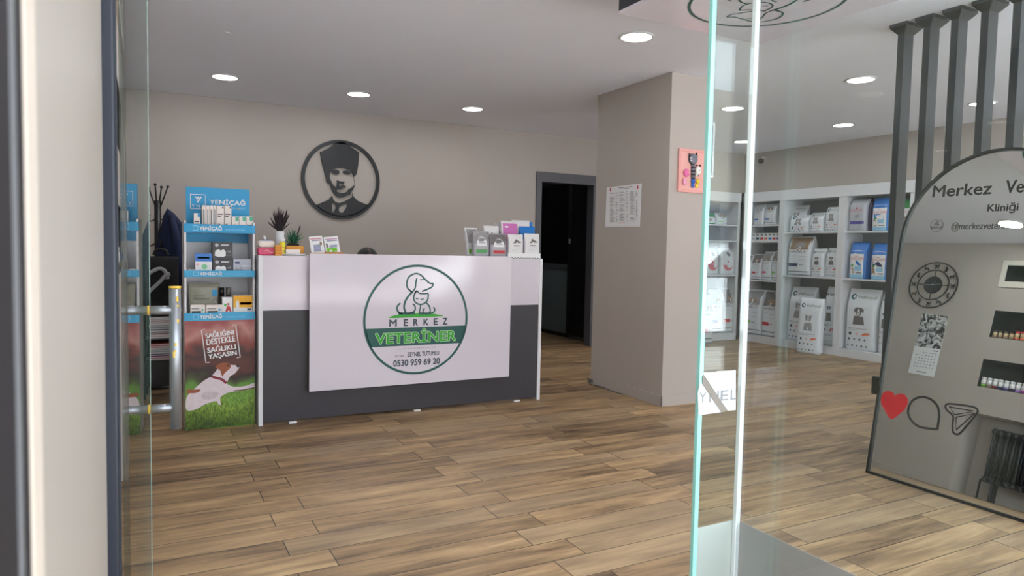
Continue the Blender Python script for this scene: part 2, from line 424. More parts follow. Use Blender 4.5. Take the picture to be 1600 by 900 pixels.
for z in (.703, .997): hd.tube([(.006, yy, z), (xx, yy, z)], .013, STEEL, 16)
ho = hd.build('handle', leaf)
mb = MB()
for z in (.703, .997): mb.tube([(.0052, yy, z), (.0075, yy, z)], .0145, YEL, 16)
mb.tube([(xx, yy, 1.062), (xx, yy, 1.068)], .017, YEL, 20)
for z, a, l in ((1.03, -1.2, .016), (1.01, -1.1, .006), (.965, -1.1, .010), (.895, -1.5, .010), (.865, -1.8, .018), (.875, -1.6, .006)):
    c = Vector((xx+.0168*math.cos(a), yy+.0168*math.sin(a), z)); mb.box(c.x-.003, c.x+.003, c.y-.001, c.y+.001, z-l/2, z+l/2, YEL, .0008)
mb.build('tape_remnants', ho)

# right side: L of fixed glass at the corner of the vestibule
lp = empty('glass_sidelight', (1.22, 1.3, 0), label='narrow frameless glass panel with bright green edge and grey film at its foot', cat='glass panel')
MB().box(.013, .150, -.006, .006, 0, H, GLASS).build('glass_pane', lp)
MB().box(0, .013, -.006, .006, 0, H, GEDGE, .001).build('polished_edge', lp)
FILM = mat('grey_window_film', (196, 188, 188), .5)
MB().box(.008, .150, .0065, .0085, 0, .50, FILM).build('film', lp)
mb = MB()
fs_ = Frame((0, -.0065, 0), (1, 0, 0), (0, 0, 1)); AF = Frame((1.22, 1.2935, 0), (1, 0, 0), (0, 0, 1))
def A(x, y): return pick(1080+x/7.5, 560+y/7.5, AF)
STK = mat('white_patch', (200, 203, 208), .35, alpha=.8)  # half-clear white patch under the grey letters
STG = mat('letter_grey', (118, 118, 120), .5)
mb.prism([A(105, 280), A(135, 305), A(350, 630), A(85, 665), A(75, 400)], fs_, 0, .0008, STK)
mb.prism([A(125, 165), A(160, 215), A(425, 612), A(520, 605), A(520, 135), A(300, 160)], fs_, 0, .0008, STK)
mb.prism([A(250, 215), A(370, 210), A(460, 145), A(300, 150)], fs_, 0, .0012, WHITEP)
for st, x0, y0, x1, y1 in (('Y', 88, 395, 175, 520),):
    p, q = A(x0, y1), A(x1, y0); mb.text(st, p[0], q[0], p[1], q[1], fs_, .0014, STG)
p, q = A(205, 515), A(320, 380); mb.text('N', p[0], q[0], p[1], q[1], fs_, .0014, STG)
p, q = A(340, 495), A(432, 368); mb.text('E', p[0], q[0], p[1], q[1], fs_, .0014, STG)
p, q = A(455, 485), A(530, 360); mb.text('L', p[0], q[0], p[1], q[1], fs_, .0014, STG)
mb.prism([A(128, 205), A(140, 205), A(425, 612), A(350, 632), A(128, 300)], fs_, 0, .002, mat('reflection_stripe', (120, 112, 104), .5))  # diagonal reflection in the glass, painted as a grey stripe
mb.build('lettered_patch', lp, (0, 0, 0))
rp = empty('glass_partition', (1.37, 1.3, 0), label='large clear glass partition beside the entrance with white corner strip and dull grey film along its bottom', cat='glass panel')
MB().box(-.006, .006, -1.55, -.008, 0, H, GLASSR).build('glass_pane', rp)
MB().box(-.007, .007, -.008, .006, 0, H, JOINT, .002).build('corner_strip', rp)
MB().box(.0065, .0085, -1.55, -.008, 0, .50, mat('dull_grey_film', (172, 163, 160), .5)).build('film', rp)
# front of the shop (behind the camera)
struct('wall_front', MB().box(1.36, 7.84, -.32, -.22, 0, .35, WALL).box(1.36, 7.84, -.32, -.22, 2.4, H, WALL).box(7.5, 7.84, -.32, -.22, .35, 2.4, WALL))
mb = MB()
for x in (1.36, 2.9, 4.45, 6.0, 7.45): mb.box(x, x+.05, -.30, -.24, .35, 2.4, DOORG, .003)
mb.box(1.41, 7.45, -.30, -.24, .35, .40, DOORG); mb.box(1.41, 7.45, -.30, -.24, 2.35, 2.4, DOORG)
struct('window_1', mb)

# ================================================================== OUTSIDE, behind the camera (seen in reflections)
struct('ground', MB().box(-30, 30, -30, -.35, -.2, -.1, mat('street_paving', (150, 148, 144), .8, var=.08, vscale=2)))
bd = empty('street_building', (0, -13, 0), label='pale apartment building across the street, mirrored faintly in the glass', cat='building')
MB().box(-18, 26, -4, 0, -.1, 6.0, mat('facade_plaster', (112, 106, 98), .8, var=.05, vscale=.6)).build('facade', bd)
for i in range(10):
    x = -16+i*4.1
    w = MB().box(x, x+2.2, 0, .08, 3.4, 5.0, WHITE, .02).build('window_frame', bd)
    MB().box(x+.1, x+2.1, .06, .1, 3.5, 4.9, mat('dark_window', (50, 58, 66), .1)).build('pane', w)
    w = MB().box(x, x+3.2, 0, .08, .0, 2.6, DOORG, .02).build('shop_window', bd)
    MB().box(x+.1, x+3.1, .06, .1, .1, 2.5, mat('dark_window', (50, 58, 66), .1)).build('pane', w)
# parked white car
car = empty('car', (7.3, -5.2, -.1), .0, label='white hatchback parked at the kerb, mirrored in the glass by the entrance', cat='car')
CARP = mat('white_car_paint', (232, 234, 238), .2, coat=1); CARG = mat('car_glass', (24, 30, 36), .05)
prof = smooth([(-2.0, .35), (-2.05, .62), (-1.85, .85), (-1.05, .95), (-.45, 1.38), (.3, 1.47), (1.2, 1.42), (1.75, 1.05), (1.98, .9), (2.02, .45), (1.9, .28), (0, .24), (-1.8, .28)], True, 4)
SF = Frame((0, 0, 0), (1, 0, 0), (0, 0, 1))
MB().prism(prof, SF, -.82, .82, CARP).build('body', car)
for d in (.822, -.83):
    MB().prism([(-.85, .98), (-.38, 1.33), (.28, 1.38), (.28, .98)], SF, d, d+.008, CARG).build('side_window', car); MB().prism([(.36, .98), (.36, 1.38), (1.1, 1.34), (1.5, 1.02)], SF, d, d+.008, CARG).build('side_window', car)
for x in (-1.25, 1.3):
    for s in (-1, 1):
        M = Matrix.Rotation(PI/2, 3, 'X')
        w = MB().lathe([(.05, -.1), (.30, -.1), (.32, -.06), (.32, .06), (.30, .1), (.05, .1)], BLACKP, (x, s*.76, .32), 28, M).build('wheel', car)
        MB().lathe([(.02, -.112), (.2, -.108), (.2, .108), (.02, .112)], STEEL, (x, s*.76, .32), 20, M).build('hub_cap', w)

# ================================================================== CEILING LIGHTS
LAMPE = mat('lamp_diffuser', (255, 250, 244), .5, emit=7)
RING = mat('lamp_ring', (214, 214, 216), .35)
lights = [(.617, 6.26, 'leftmost', 'round recessed ceiling light nearest the coat stand'),
          (1.737, 6.28, '', 'round recessed ceiling light above the round portrait'),
          (2.877, 6.31, '', 'round recessed ceiling light in front of the dark doorway'),
          (2.789, 3.63, '', 'large bright round ceiling light beside the hanging logo box'),
          (4.922, 4.91, '', 'round ceiling light seen through the narrow glass panel, the nearer one'),
          (6.477, 6.28, '', 'small round ceiling light far back near the shelf corner'),
          (4.921, 3.584, '', 'bright round ceiling light right of the hanging logo box, seen through glass'),
          (6.483, 4.90, '', 'round ceiling light over the middle of the pet food shelves'),
          (6.534, 3.561, '', 'round ceiling light partly behind the black slat columns'),
          (.50, 3.62, '', 'round ceiling light near the left wall, seen only in the arched mirror'),
          (.62, 2.1, '', 'round ceiling light inside the entrance, out of direct view')]
def downlight(x, y, lab):
    t = empty('ceiling_light', (x, y, H), label=lab, cat='ceiling light', group='recessed round ceiling lights')
    MB().lathe([(.112, 0), (.112, -.004), (.104, -.010), (.096, -.008), (.096, 0)], RING, n=32).build('trim_ring', t)
    MB().lathe([(.096, -.006), (.0001, -.0065)][::-1], LAMPE, n=32).build('diffuser', t)
    l = bpy.data.lights.new('lamp', 'AREA'); l.shape = 'DISK'; l.size = .19; l.energy = LAMP_POWER; l.color = LAMP_COLOR
    lo = bpy.data.objects.new('lamp_light', l); COL.objects.link(lo); lo.parent = t; lo.location = (0, 0, -.014)
for x, y, _, lab in lights: downlight(x, y, lab)
cl_ = bpy.data.lights.new('corridor_lamp', 'AREA'); cl_.shape = 'DISK'; cl_.size = .18; cl_.energy = 1.6; cl_.color = (.85, .95, 1)
ct_ = empty('ceiling_light', (4.62, 8.35, H), label='round ceiling light inside the dark corridor, glinting in its glass door', cat='ceiling light')
MB().lathe([(.112, 0), (.112, -.004), (.104, -.010), (.096, -.008), (.096, 0)], RING, n=32).build('trim_ring', ct_)
MB().lathe([(.0001, -.0065), (.096, -.006)], mat('dim_lamp_diffuser', (200, 230, 240), .5, emit=2), n=32).build('diffuser', ct_)
co_ = bpy.data.objects.new('lamp_light', cl_); COL.objects.link(co_); co_.parent = ct_; co_.location = (0, 0, -.014)

# ================================================================== THE LOGO (used on counter, hanging box, mirror)
PF = Frame((1.7405, 4.70, .680), (1, 0, 0), (0, 0, 1)); LR = .395
def lg(x, y):
    a, b = pick(560+x/4.5, 400+y/4.5, PF); return (a/LR, b/LR)
LOGO = dict(
 strokes=[([(375, 248), (350, 225), (343, 190), (355, 150), (385, 128), (415, 122), (445, 135), (475, 165), (505, 190), (527, 192), (520, 215), (490, 232), (450, 247)], 6.5),
  ([(413, 155), (407, 185), (403, 220), (385, 247), (365, 245)], 6), ([(437, 162), (450, 165), (463, 158)], 4),
  ([(385, 250), (355, 280), (332, 320), (324, 362), (337, 400)], 8), ([(298, 330), (278, 350), (275, 375), (290, 398), (312, 404)], 7),
  ([(385, 335), (400, 350), (402, 375), (385, 395), (350, 403)], 6),
  ([(412, 243), (395, 275), (392, 300), (403, 322), (425, 337), (452, 338), (475, 325), (491, 303), (494, 262)], 6),
  ([(402, 262), (412, 243), (432, 262)], 5), ([(432, 262), (470, 264), (494, 260)], 5),
  ([(407, 295), (415, 300), (425, 296)], 4), ([(440, 300), (451, 304), (462, 298)], 4),
  ([(440, 342), (436, 370), (430, 400)], 5), ([(478, 325), (500, 350), (508, 380), (503, 402)], 6), ([(468, 365), (457, 385), (462, 402)], 5),
  ([(530, 358), (540, 375), (532, 393), (508, 402)], 6), ([(285, 402), (340, 403), (400, 402)], 9), ([(430, 402), (470, 403), (512, 402)], 9)],
 grass=[(217, 435), (260, 416), (330, 405), (420, 400), (510, 402), (560, 410), (602, 421), (500, 427), (350, 432)])
LOGO['strokes'] = [([lg(*p) for p in smooth(s, n=5)], w/4.5/(LR*1090/5.0)) for s, w in LOGO['strokes']]
LOGO['grass'] = [lg(*p) for p in smooth(LOGO['grass'], True, 3)]
def logo(mb, fr, R, d, dark=GREEN_D, green=GREEN_L, ink=SLATE, full=True, ht=WHITEP, plain=False):
    q_, dy_ = (1.45, -.42) if plain else (1, 0)
    sc = lambda pts: [(x*R*q_, (y*q_+dy_)*R) for x, y in pts]
    mb.prism([circ(0, 0, R, 72), circ(0, 0, R*.957, 72)], fr, d, d, dark)
    for s, w in LOGO['strokes']: mb.stroke(sc(s), w*R*1.75, fr, d+.0001, dark)
    mb.prism(sc(LOGO['grass']), fr, d+.0005*0, d-.0004, green)
    if plain: return
    b0, b1 = -.465, -.135                                  # band
    pts = []
    for i in range(13):
        y = b1+(b0-b1)*i/12; pts.append((-math.sqrt(.97**2-y*y), y))
    mb.prism(sc(pts+[(-x, y) for x, y in pts[::-1]]), fr, d, d, dark)
    if not full: mb.text('VETERiNER', -.76*R, .76*R, -.40*R, -.20*R, fr, d+.0008, ht); return
    for i, ch in enumerate('MERKEZ'):
        xs = [(-.52, -.39), (-.25, -.18), (-.07, .01), (.125, .215), (.325, .395), (.50, .585)][i]
        mb.text(ch, xs[0]*R, xs[1]*R, -.105*R, .012*R, fr, d, ink, .05)
    # green letters with a white outline
    mb.text('VETER\u0130NER', -.772*R, .762*R, -.410*R, -.165*R, fr, d+.0006, mat('pale_green_outline', (196, 226, 190), .4), .06)
    mb.text('VETER\u0130NER', -.772*R, .762*R, -.410*R, -.165*R, fr, d+.0014, green, .028)
    mb.text('M U A Y E N E H A N E S \u0130', -.37*R, .36*R, -.53*R, -.505*R, fr, d, ink)
    mb.text('VET.HEK.', -.42*R, -.23*R, -.665*R, -.63*R, fr, d, ink)
    mb.text('ZEYNEL TUTUMLU', -.18*R, .435*R, -.668*R, -.59*R, fr, d, ink, .03)
    mb.text('0530 959 69 20', -.44*R, .45*R, -.83*R, -.72*R, fr, d, ink, .045)

# ================================================================== RECEPTION COUNTER
ct = empty('reception_counter', (.668, 4.76, 0), label='white and anthracite reception counter with round green veterinary logo', cat='reception desk')
cw = 2.135; ch_ = 1.122
mb = MB(); mb.box(0, .028, 0, .42, 0, ch_, WHITE, .002); mb.build('side_panel', ct)
mb = MB(); mb.box(cw-.028, cw, 0, .42, 0, ch_, WHITE, .002); mb.build('side_panel', ct)
MB().box(.028, cw-.028, .006, .024, .02, .762, ANTH, .001).build('lower_front_panel', ct)
MB().box(.028, cw-.028, .004, .024, .762, ch_, WHITEG, .001).build('upper_front_panel', ct)
MB().box(.028, cw-.028, .024, .42, ch_-.028, ch_-.001, WHITE, .002).build('counter_top', ct)
mb = MB(); mb.box(.316, 1.828, -.050, -.032, .215, 1.140, WHITEG, .0015); fp = mb.build('front_panel', ct)
mb = MB(); mb.box(.4, 1.75, -.032, .004, .5, .56, ANTH); mb.box(.4, 1.75, -.032, .004, .9, .96, ANTH); mb.build('panel_batten', ct)
mb = MB(); logo(mb, Frame((1.7405-.668, -.0505, .678), (1, 0, 0), (0, 0, 1)), LR, .0008); mb.build('logo_print', fp)
for x in (.22, 1.10, 1.93): MB().box(x-.025, x+.025, -.006, .02, 0, .012, WHITEP, .002).build('foot', ct)

# ---- worktop desk behind, person on a chair
def bag(name, label, cat, group, w, h, d, loc, rotz, style, body=None, n=4.5, top=.7, shear=0, word='', accent=None, animal=None, lean=0, blunt=.05):
    body = body or BAGW
    def D(t):
        if t < .04: return d/2*(.86+.14*math.sin(t/.04*PI/2))
        if t < top: return d/2*(1+.05*math.sin((t-.04)/(top-.04)*PI))
        k = (t-top)/(1-top); return d/2*((1-k)**.75*(1-blunt)+blunt)
    def Wd(t): return w/2*(1-.03*math.sin(t*PI)+(.0 if t > .04 else -.03))
    ph = random.uniform(0, 6)
    def off(x, t): return (shear*t*h, lean*t*h)
    def wob(x, z): return .006*min(1, w/.2)*math.sin(x*38/(w/.25)+z*22+ph)*math.sin(z*31+ph*2)
    def fn(x, z, dd=0):
        t = max(0, min(1, z/h)); X = max(-.999, min(.999, x/Wd(t)))
        y = -D(t)*(1-abs(X)**n)**(1/n)+wob(x, z)*(1-abs(X)**6)*(.4 if t < .95 else .1)
        return Vector((x+shear*z, y+lean*z-dd, z))
    NR, NA = 22, 40; vs = []; fs = []
    for i in range(NR+1):
        t = i/NR
        for k in range(NA):
            a = 2*PI*k/NA; cx, sy = math.cos(a), math.sin(a)
            x = Wd(t)*math.copysign(abs(cx)**(2/n), cx); yv = D(t)*math.copysign(abs(sy)**(2/n), sy); z = t*h
            if yv < 0: yv += wob(x, z)*(1-abs(min(.999, abs(x)/Wd(t)))**6)*(.4 if t < .95 else .1)
            vs.append((x+shear*z, yv+lean*z, z))
    for i in range(NR):
        for k in range(NA):
            j = (k+1) % NA; fs.append((i*NA+k, i*NA+j, (i+1)*NA+j, (i+1)*NA+k))
    fs.append(tuple(range(NA))[::-1]); fs.append(tuple(NR*NA+k for k in range(NA)))
    mb = MB(); mb.add(vs, fs, body, True); root = mb.build(name, None, loc, rotz, label=label, cat=cat, group=group)
    p = MB()
    def patch(x0, x1, z0, z1, m, dd=.0015, arch=0):
        nx, nz = 10, 8; v = []; f = []
        for j in range(nz+1):
            for i in range(nx+1):
                x = (x0+(x1-x0)*i/nx); zz = z0+(z1-z0)*j/nz
                if arch and j == nz: zz += arch*(1-(2*i/nx-1)**2)
                v.append(fn(x*w, zz*h, dd))
        for j in range(nz):
            for i in range(nx): a = j*(nx+1)+i; f.append((a, a+1, a+nx+2, a+nx+1))
        p.add(v, f, m, True)
    def disc(cx, cz, r, m, dd=.002, rz=None, k=14):
        rz = (rz or r*w/h); v = [fn(cx*w, cz*h, dd)]+[fn((cx+r*math.cos(2*PI*i/k))*w, (cz+rz*math.sin(2*PI*i/k))*h, dd) for i in range(k)]
        p.add(v, [(0, 1+i, 1+(i+1) % k) for i in range(k)], m, True)
    def tx(s, x0, x1, z0, z1, m, dd=.0026): p.text(s, x0*w, x1*w, z0*h, z1*h, None, dd, m, fn=lambda X, Y, q: fn(X, Y, q))
    def poly(pts, m, dd=.0024):
        tr = tessellate_polygon([[Vector((a, b, 0)) for a, b in pts]]); fl = []
        for t in tr:
            a, b, c = (pts[k] for k in t)
            fl.append(tuple(t) if (b[0]-a[0])*(c[1]-a[1])-(b[1]-a[1])*(c[0]-a[0]) > 0 else (t[0], t[2], t[1]))
        p.add([fn(a*w, b*h, dd) for a, b in pts], fl, m)
    def head(cx, cz, s, m, kind, m2=WHITEP):
        q = w/h
        if kind == 'cat': pts = [(-.9, -.5), (-1, .2), (-1, 1.2), (-.45, .75), (.45, .75), (1, 1.2), (1, .2), (.9, -.5), (.4, -1), (-.4, -1)]
        else: pts = [(-.5, -.9), (-.7, -.1), (-1.15, -.4), (-1.2, .4), (-.6, .85), (.6, .85), (1.2, .4), (1.15, -.4), (.7, -.1), (.5, -.9), (0, -1.1)]
        poly([(cx+a*s, cz+b*s*q) for a, b in pts], m)
        poly([(cx+a*s, cz+b*s*q) for a, b in ((-.22, -.9), (-.3, -.3), (-.1, .6), (.1, .6), (.3, -.3), (.22, -.9))], m2, .003)
        disc(cx, cz-.35*s*q, .16*s, INK, .0034); disc(cx-.42*s, cz+.12*s*q, .1*s, INK, .0034); disc(cx+.42*s, cz+.12*s*q, .1*s, INK, .0034)
    if style == 'vet':
        disc(-.29, .87, .085, TEAL); disc(-.27, .873, .040, WHITEP, .0026)
        tx('Vet', -.17, .07, .848, .895, SLATE); tx('Food', .08, .42, .848, .895, mat('olive_ink', (96, 120, 84), .5))
        fur = FURG if animal == 'cat' else FURD
        poly([(-.2, .42), (-.17, .56), (.13, .56), (.17, .42)], fur, .002)
        head(-.02, .64, .13, fur, animal or 'dog')
        for x in (-.36, -.05): tx('%', x, x+.01, .36, .365, GREYI)
        patch(-.36, .30, .355, .362, GREYI); patch(-.36, .05, .335, .34, GREYI)
        disc(-.27, .27, .05, SLATE); disc(-.05, .27, .04, LPINK)
        poly([(.1, .245), (.2, .255), (.36, .275), (.34, .295), (.22, .30), (.12, .275)], RED if accent else ORANGE)
        for i in range(4): disc(-.30+i*.17, .18, .035, NAVY if i % 2 == 0 else GREYI)
        for i in range(5): disc(-.34+i*.15, .075, .03, SLATE if i % 2 else GREYI); 
    elif style == 'arolly':
        f1 = animal if animal and not isinstance(animal, str) else FURD
        patch(-.46, .46, .66, .965, f1, .0012); head(.05, .74, .17, FURB if f1 is not FURB else FURG, 'dog')
        poly([(-.46, .655), (-.46, .70), (-.2, .67), (0, .69), (.2, .66), (.46, .70), (.46, .60), (-.46, .60)], BAGW, .002)
        tx(word or 'AROLLY', -.34, .32, .585, .635, INK)
        patch(-.36, -.05, .51, .515, GREYI); patch(.05, .36, .49, .495, GREYI); patch(.05, .30, .40, .405, GREYI)
        patch(-.42, .0, .24, .315, accent or RED, .0024); patch(.06, .22, .27, .285, GREYI, .0024)
        patch(-.44, .44, .10, .115, INK, .0024); patch(-.44, .44, .015, .025, INK, .0024)
    elif style == 'royal':
        patch(-.47, .47, .70, .97, BLUEI, .0012); 
        patch(-.47, .47, .12, .74, WHITEP, .0018, arch=.035); patch(-.47, .47, .0, .13, LBLUE, .0016)
        for i in range(3): disc(-.06+i*.06, .615, .022, RED, .003)
        tx('ROYAL CANIN', -.42, .42, .535, .585, RED, .0034)
        patch(-.44, .44, .518, .524, RED, .003)
        poly([(-.30, .36), (-.30, .50), (.05, .50), (.26, .40), (.28, .36)], accent or BLUEI, .0028)
        disc(-.2, .375, .06, GREEN_L, .0032); poly([(-.36, .14), (-.34, .33), (-.26, .37), (-.16, .30), (-.12, .14)], FURB, .003)
        patch(-.08, .30, .22, .34, LBLUE, .0026); patch(-.0, .34, .15, .18, GREYI, .003)
    elif style == 'royalsilver':
        tx('ROYAL CANIN', -.38, .34, .62, .67, RED); disc(0, .70, .05, RED); patch(-.4, .36, .60, .605, RED)
        poly([(-.1, .42), (-.06, .52), (-.02, .47), (.04, .55), (.1, .47), (.12, .56), (.17, .52), (.13, .40), (.08, .44), (.02, .38)], FURG)
        patch(-.36, .40, .22, .31, PURPLE); patch(-.36, .40, .06, .065, GREYI); patch(-.36, .3, .14, .145, GREYI)
    elif style == 'royalgreen':
        patch(-.47, .47, .68, .97, mat('leaf_green_ink', (34, 130, 60), .4), .0012); tx('ROYAL CANIN', -.42, .42, .56, .61, RED)
        patch(-.44, .44, .545, .55, RED); head(-.15, .38, .14, FURB, 'dog'); patch(-.47, .47, .0, .1, MATS['leaf_green_ink'], .0016)
    elif style == 'pouch':        # small treat pouch with photographic top and colour band
        patch(-.46, .46, .55, .96, animal or FURG, .001)
        patch(-.30, .30, .46, .60, WHITEP, .0018, arch=.20)
        patch(-.14, .14, .66, .70, GREYI, .0024); patch(-.2, .2, .56, .585, GREYI, .0024)
        patch(-.34, .34, .20, .33, accent or RED, .002); patch(-.4, .4, .06, .075, GREYI, .002)
    elif style == 'bird':         # white pouch with a dark wing-like emblem
        poly([(-.22, .62), (-.02, .80), (.1, .74), (.36, .66), (.1, .63), (.05, .69), (-.06, .62)], FURD, .002)
        patch(-.18, .20, .50, .54, GREYI, .002); patch(-.1, .3, .43, .44, GREYI, .002); patch(-.3, .1, .34, .345, GREYI, .002)
        if accent: patch(-.3, .35, .10, .15, accent, .002)
    elif style == 'pink':
        patch(-.42, .46, .18, .93, mat('orchid_print', (200, 112, 178), .4), .0012); poly([(.05, .5), (.08, .92), (.42, .88), (.40, .62), (.2, .5)], mat('salmon_print', (232, 120, 124), .4), .0018)
        poly([(-.12, .2), (-.1, .5), (-.02, .62), (.06, .5), (.08, .2)], FURD, .002); patch(-.3, -.1, .82, .86, WHITEP, .0024)
    elif style == 'blue':
        patch(-.42, .42, .60, .66, mat('dark_blue_print', (20, 80, 160), .4), .0012); patch(.12, .36, .72, .76, LBLUE, .002)
        poly([(-.2, .05), (-.14, .3), (0, .42), (.14, .28), (.2, .05)], FURB, .002)
    elif style == 'glut':
        tx('Liposomal', -.36, .02, .60, .65, INK); tx('Glutalyse', -.36, .16, .49, .585, INK); patch(.26, .42, .62, .80, CYAN)
        for i in range(4): patch(-.36, -.05-.04*(i % 2), .40-i*.05, .408-i*.05, GREYI)
        poly([(.02, .05), (.14, .25), (.38, .50), (.44, .35), (.42, .05)], LGREY, .0016); patch(-.4, .3, .9, .905, GREYI)
    elif style == 'dark':
        patch(-.4, .4, .5, .95, FURG, .001); patch(-.4, .0, .15, .3, LIMEI, .002)
    elif style == 'pink_reflection':  # round pink reflection painted onto a stand-in pouch
        disc(0, .5, .40, mat('reflected_pink_tone', (212, 122, 132), .5), .0015, rz=.34, k=28); disc(.05, .78, .12, GREYI, .002)
    p.build('printed_front', root)
    return root

# ================================================================== SHELVING
ROTR = -PI/2
def shelf_unit(name, label, root_loc, rot, width, levels, left=True, right=True, depth=.34, dividers=()):
    """local: x 0..width along the front, y 0 at the front, +y into the wall"""
    t = empty(name, root_loc, rot, label=label, cat='shelving', group='white pet food shelving')
    if left: MB().box(0, .045, 0, depth, .095, 1.895, WHITE, .002).build('side_panel', t)
    if right: MB().box(width-.045, width, 0, depth, .095, 1.895, WHITE, .002).build('side_panel', t)
    MB().box(0, width, depth-.01, depth, .095, 1.895, mat('shelf_back_panel', (150, 150, 154), .5)).build('back_panel', t)
    MB().box(0, width, -.012, depth, 1.895, 2.025, WHITE, .002).build('cornice', t)
    MB().box(0, width, -.004, depth, 0, .095, WHITE, .002).build('plinth', t)
    for z in levels: MB().box(.045 if left else 0, width-(.045 if right else 0), .004, depth-.01, z-.018, z, WHITE, .0015).build('shelf_board', t)
    return t
XS = 7.34
# facing -X: local x runs towards -Y
shelf_unit('shelving_unit', 'far white shelving unit with three boards, next to the room corner', (XS, 7.04, 0), ROTR, .65, (.845, 1.37, 1.585), depth=.36)
shelf_unit('shelving_unit', 'middle white shelving unit with a sack leaning in front of it', (XS, 6.39, 0), ROTR, .875, (.93, 1.485), depth=.36)
shelf_unit('shelving_unit', 'white shelving unit holding the blue food bags, partly behind the first black column', (XS, 5.515, 0), ROTR, .875, (.93, 1.485), depth=.36)
shelf_unit('shelving_unit', 'white shelving unit behind the black columns and the arched mirror', (XS, 4.64, 0), ROTR, .875, (.93, 1.485), depth=.36)
shelf_unit('shelving_unit', 'white shelving along the back wall seen through the narrow glass panel', (6.02, 7.06, 0), 0, 1.275, (.90, 1.37, 1.585), depth=.36)

SFR = Frame((XS+.04, 0, 0), (0, -1, 0), (0, 0, 1))          # front line of goods on the right shelves
def rbag(px0, px1, pyt, z, d, label, style, group, dx=0, h=None, **kw):
    fr = Frame((XS+.04+dx, 0, 0), (0, -1, 0), (0, 0, 1)); mid = (px0+px1)/2
    a = pick(px0, pyt+20, fr)[0]; b = pick(px1, pyt+20, fr)[0]; zt = pick(mid, pyt, fr)[1]
    u = (a+b)/2; w = abs(b-a)
    return bag('pet_food_bag', label, 'pet food', group, w, (h or zt-z), d, (XS+.04+dx+d/2, -u, z), ROTR, style, **kw)
G1 = 'pet food bags on the shelves'
rbag(1177, 1192.5, 319, 1.585, .12, 'left of the two white bags with a blue patch on the top far shelf', 'arolly', G1, accent=BLUEI, animal=LGREY)
rbag(1193, 1211, 318, 1.585, .14, 'right of the two white bags with a blue patch on the top far shelf', 'arolly', G1, accent=BLUEI, animal=LGREY)
rbag(1161, 1172.5, 398, .845, .13, 'partly hidden white bag at the far left of four on the far shelf', 'arolly', G1, accent=RED)
rbag(1173, 1189, 397, .845, .15, 'white food bag with dark top and red oval band on the far shelf', 'arolly', G1, accent=RED)
rbag(1189.5, 1204.5, 393, .845, .15, 'white food bag with pink band beside the one with red band', 'arolly', G1, accent=PINK, animal=FURG)
rbag(1205, 1217, 392, .845, .15, 'narrow white food bag with green band at the right end of the far shelf', 'arolly', G1, accent=LIMEI, animal=FURG)
rbag(1159, 1189, 452, .095, .20, 'large white sack with green patch at the bottom of the far unit', 'arolly', G1, accent=LIMEI, animal=FURG)
rbag(1189.5, 1216.5, 454, .095, .19, 'large white sack with red label at the bottom of the far unit', 'arolly', G1, accent=RED)
rbag(1229, 1258, 321, 1.485, .10, 'white bag with tilted top at the back left of the middle unit top shelf', 'vet', G1, dx=.14, animal='cat', shear=.08)
rbag(1232, 1262, 336, 1.485, .13, 'short rounded white bag in front on the middle unit top shelf', 'vet', G1, animal='cat', top=.6)
rbag(1263.5, 1285.5, 332, 1.485, .14, 'small white cat food bag between two larger ones on the top shelf', 'vet', G1, animal='cat')
rbag(1287.5, 1311, 323, 1.485, .15, 'white food bag at the right end of the middle unit top shelf', 'vet', G1, animal='cat')
rbag(1229.5, 1266, 369, .93, .19, 'big white bag with a brown dog on top and a navy label', 'arolly', G1, accent=NAVY, animal=FURB)
rbag(1266.5, 1286.5, 388, .93, .14, 'white dog food bag just right of the big navy label bag', 'vet', G1, animal='dog')
rbag(1288.5, 1310, 387, .93, .15, 'white dog food bag at the right end of the middle board', 'vet', G1, animal='dog', accent=RED)
rbag(1229, 1268, 448, .095, .20, 'large white sack standing behind the leaning cat food sack', 'vet', G1, dx=.05, animal='cat', shear=.03)
rbag(1286, 1307, 448, .095, .20, 'white dog food sack with dark dog at the bottom right of the middle unit', 'vet', G1, animal='dog', accent=RED, dx=.03)
rbag(1325, 1353, 310, 1.485, .17, 'silvery rounded bag with purple band on the top shelf', 'royalsilver', G1, body=BAGG, top=.8)
rbag(1361, 1388, 308, 1.485, .16, 'blue and white food bag on the top shelf beside the first column', 'royal', G1, body=BAGB)
rbag(1405, 1428, 309, 1.485, .16, 'green topped food bag glimpsed between column and mirror', 'royalgreen', G1)
rbag(1325.5, 1352, 378, .93, .17, 'blue and white food bag on the middle board, the left one', 'royal', G1, body=BAGB)
rbag(1359, 1386, 380, .93, .17, 'blue and white food bag on the middle board, next to the column', 'royal', G1, body=BAGB, accent=NAVY)
rbag(1320, 1369, 452, .095, .22, 'biggest white dog food sack on the bottom of the blue bag unit', 'vet', G1, animal='dog')
rbag(1373, 1393, 456, .095, .20, 'white sack mostly hidden by the first black column', 'vet', G1, animal='dog')
# purple side of the silvery bag: a bag standing behind it
rbag(1348, 1361, 309, 1.485, .10, 'dark purple bag squeezed between silvery and blue bags', 'none', G1, body=DPURPLE, dx=.05)
# the sack on the floor
fr = Frame((7.17, 0, 0), (0, -1, 0), (0, 0, 1))
a = pick(1248, 545, fr)[0]; b = pick(1281, 545, fr)[0]; zt = pick(1262, 466, fr)[1]
sk = bag('pet_food_sack', 'white cat food sack standing on the floor, leaning on the middle unit', 'pet food', G1, abs(b-a), zt, .13, (7.17, -(a+b)/2, 0), ROTR+.18, 'vet', animal='cat', lean=.10, shear=-.02, top=.8)
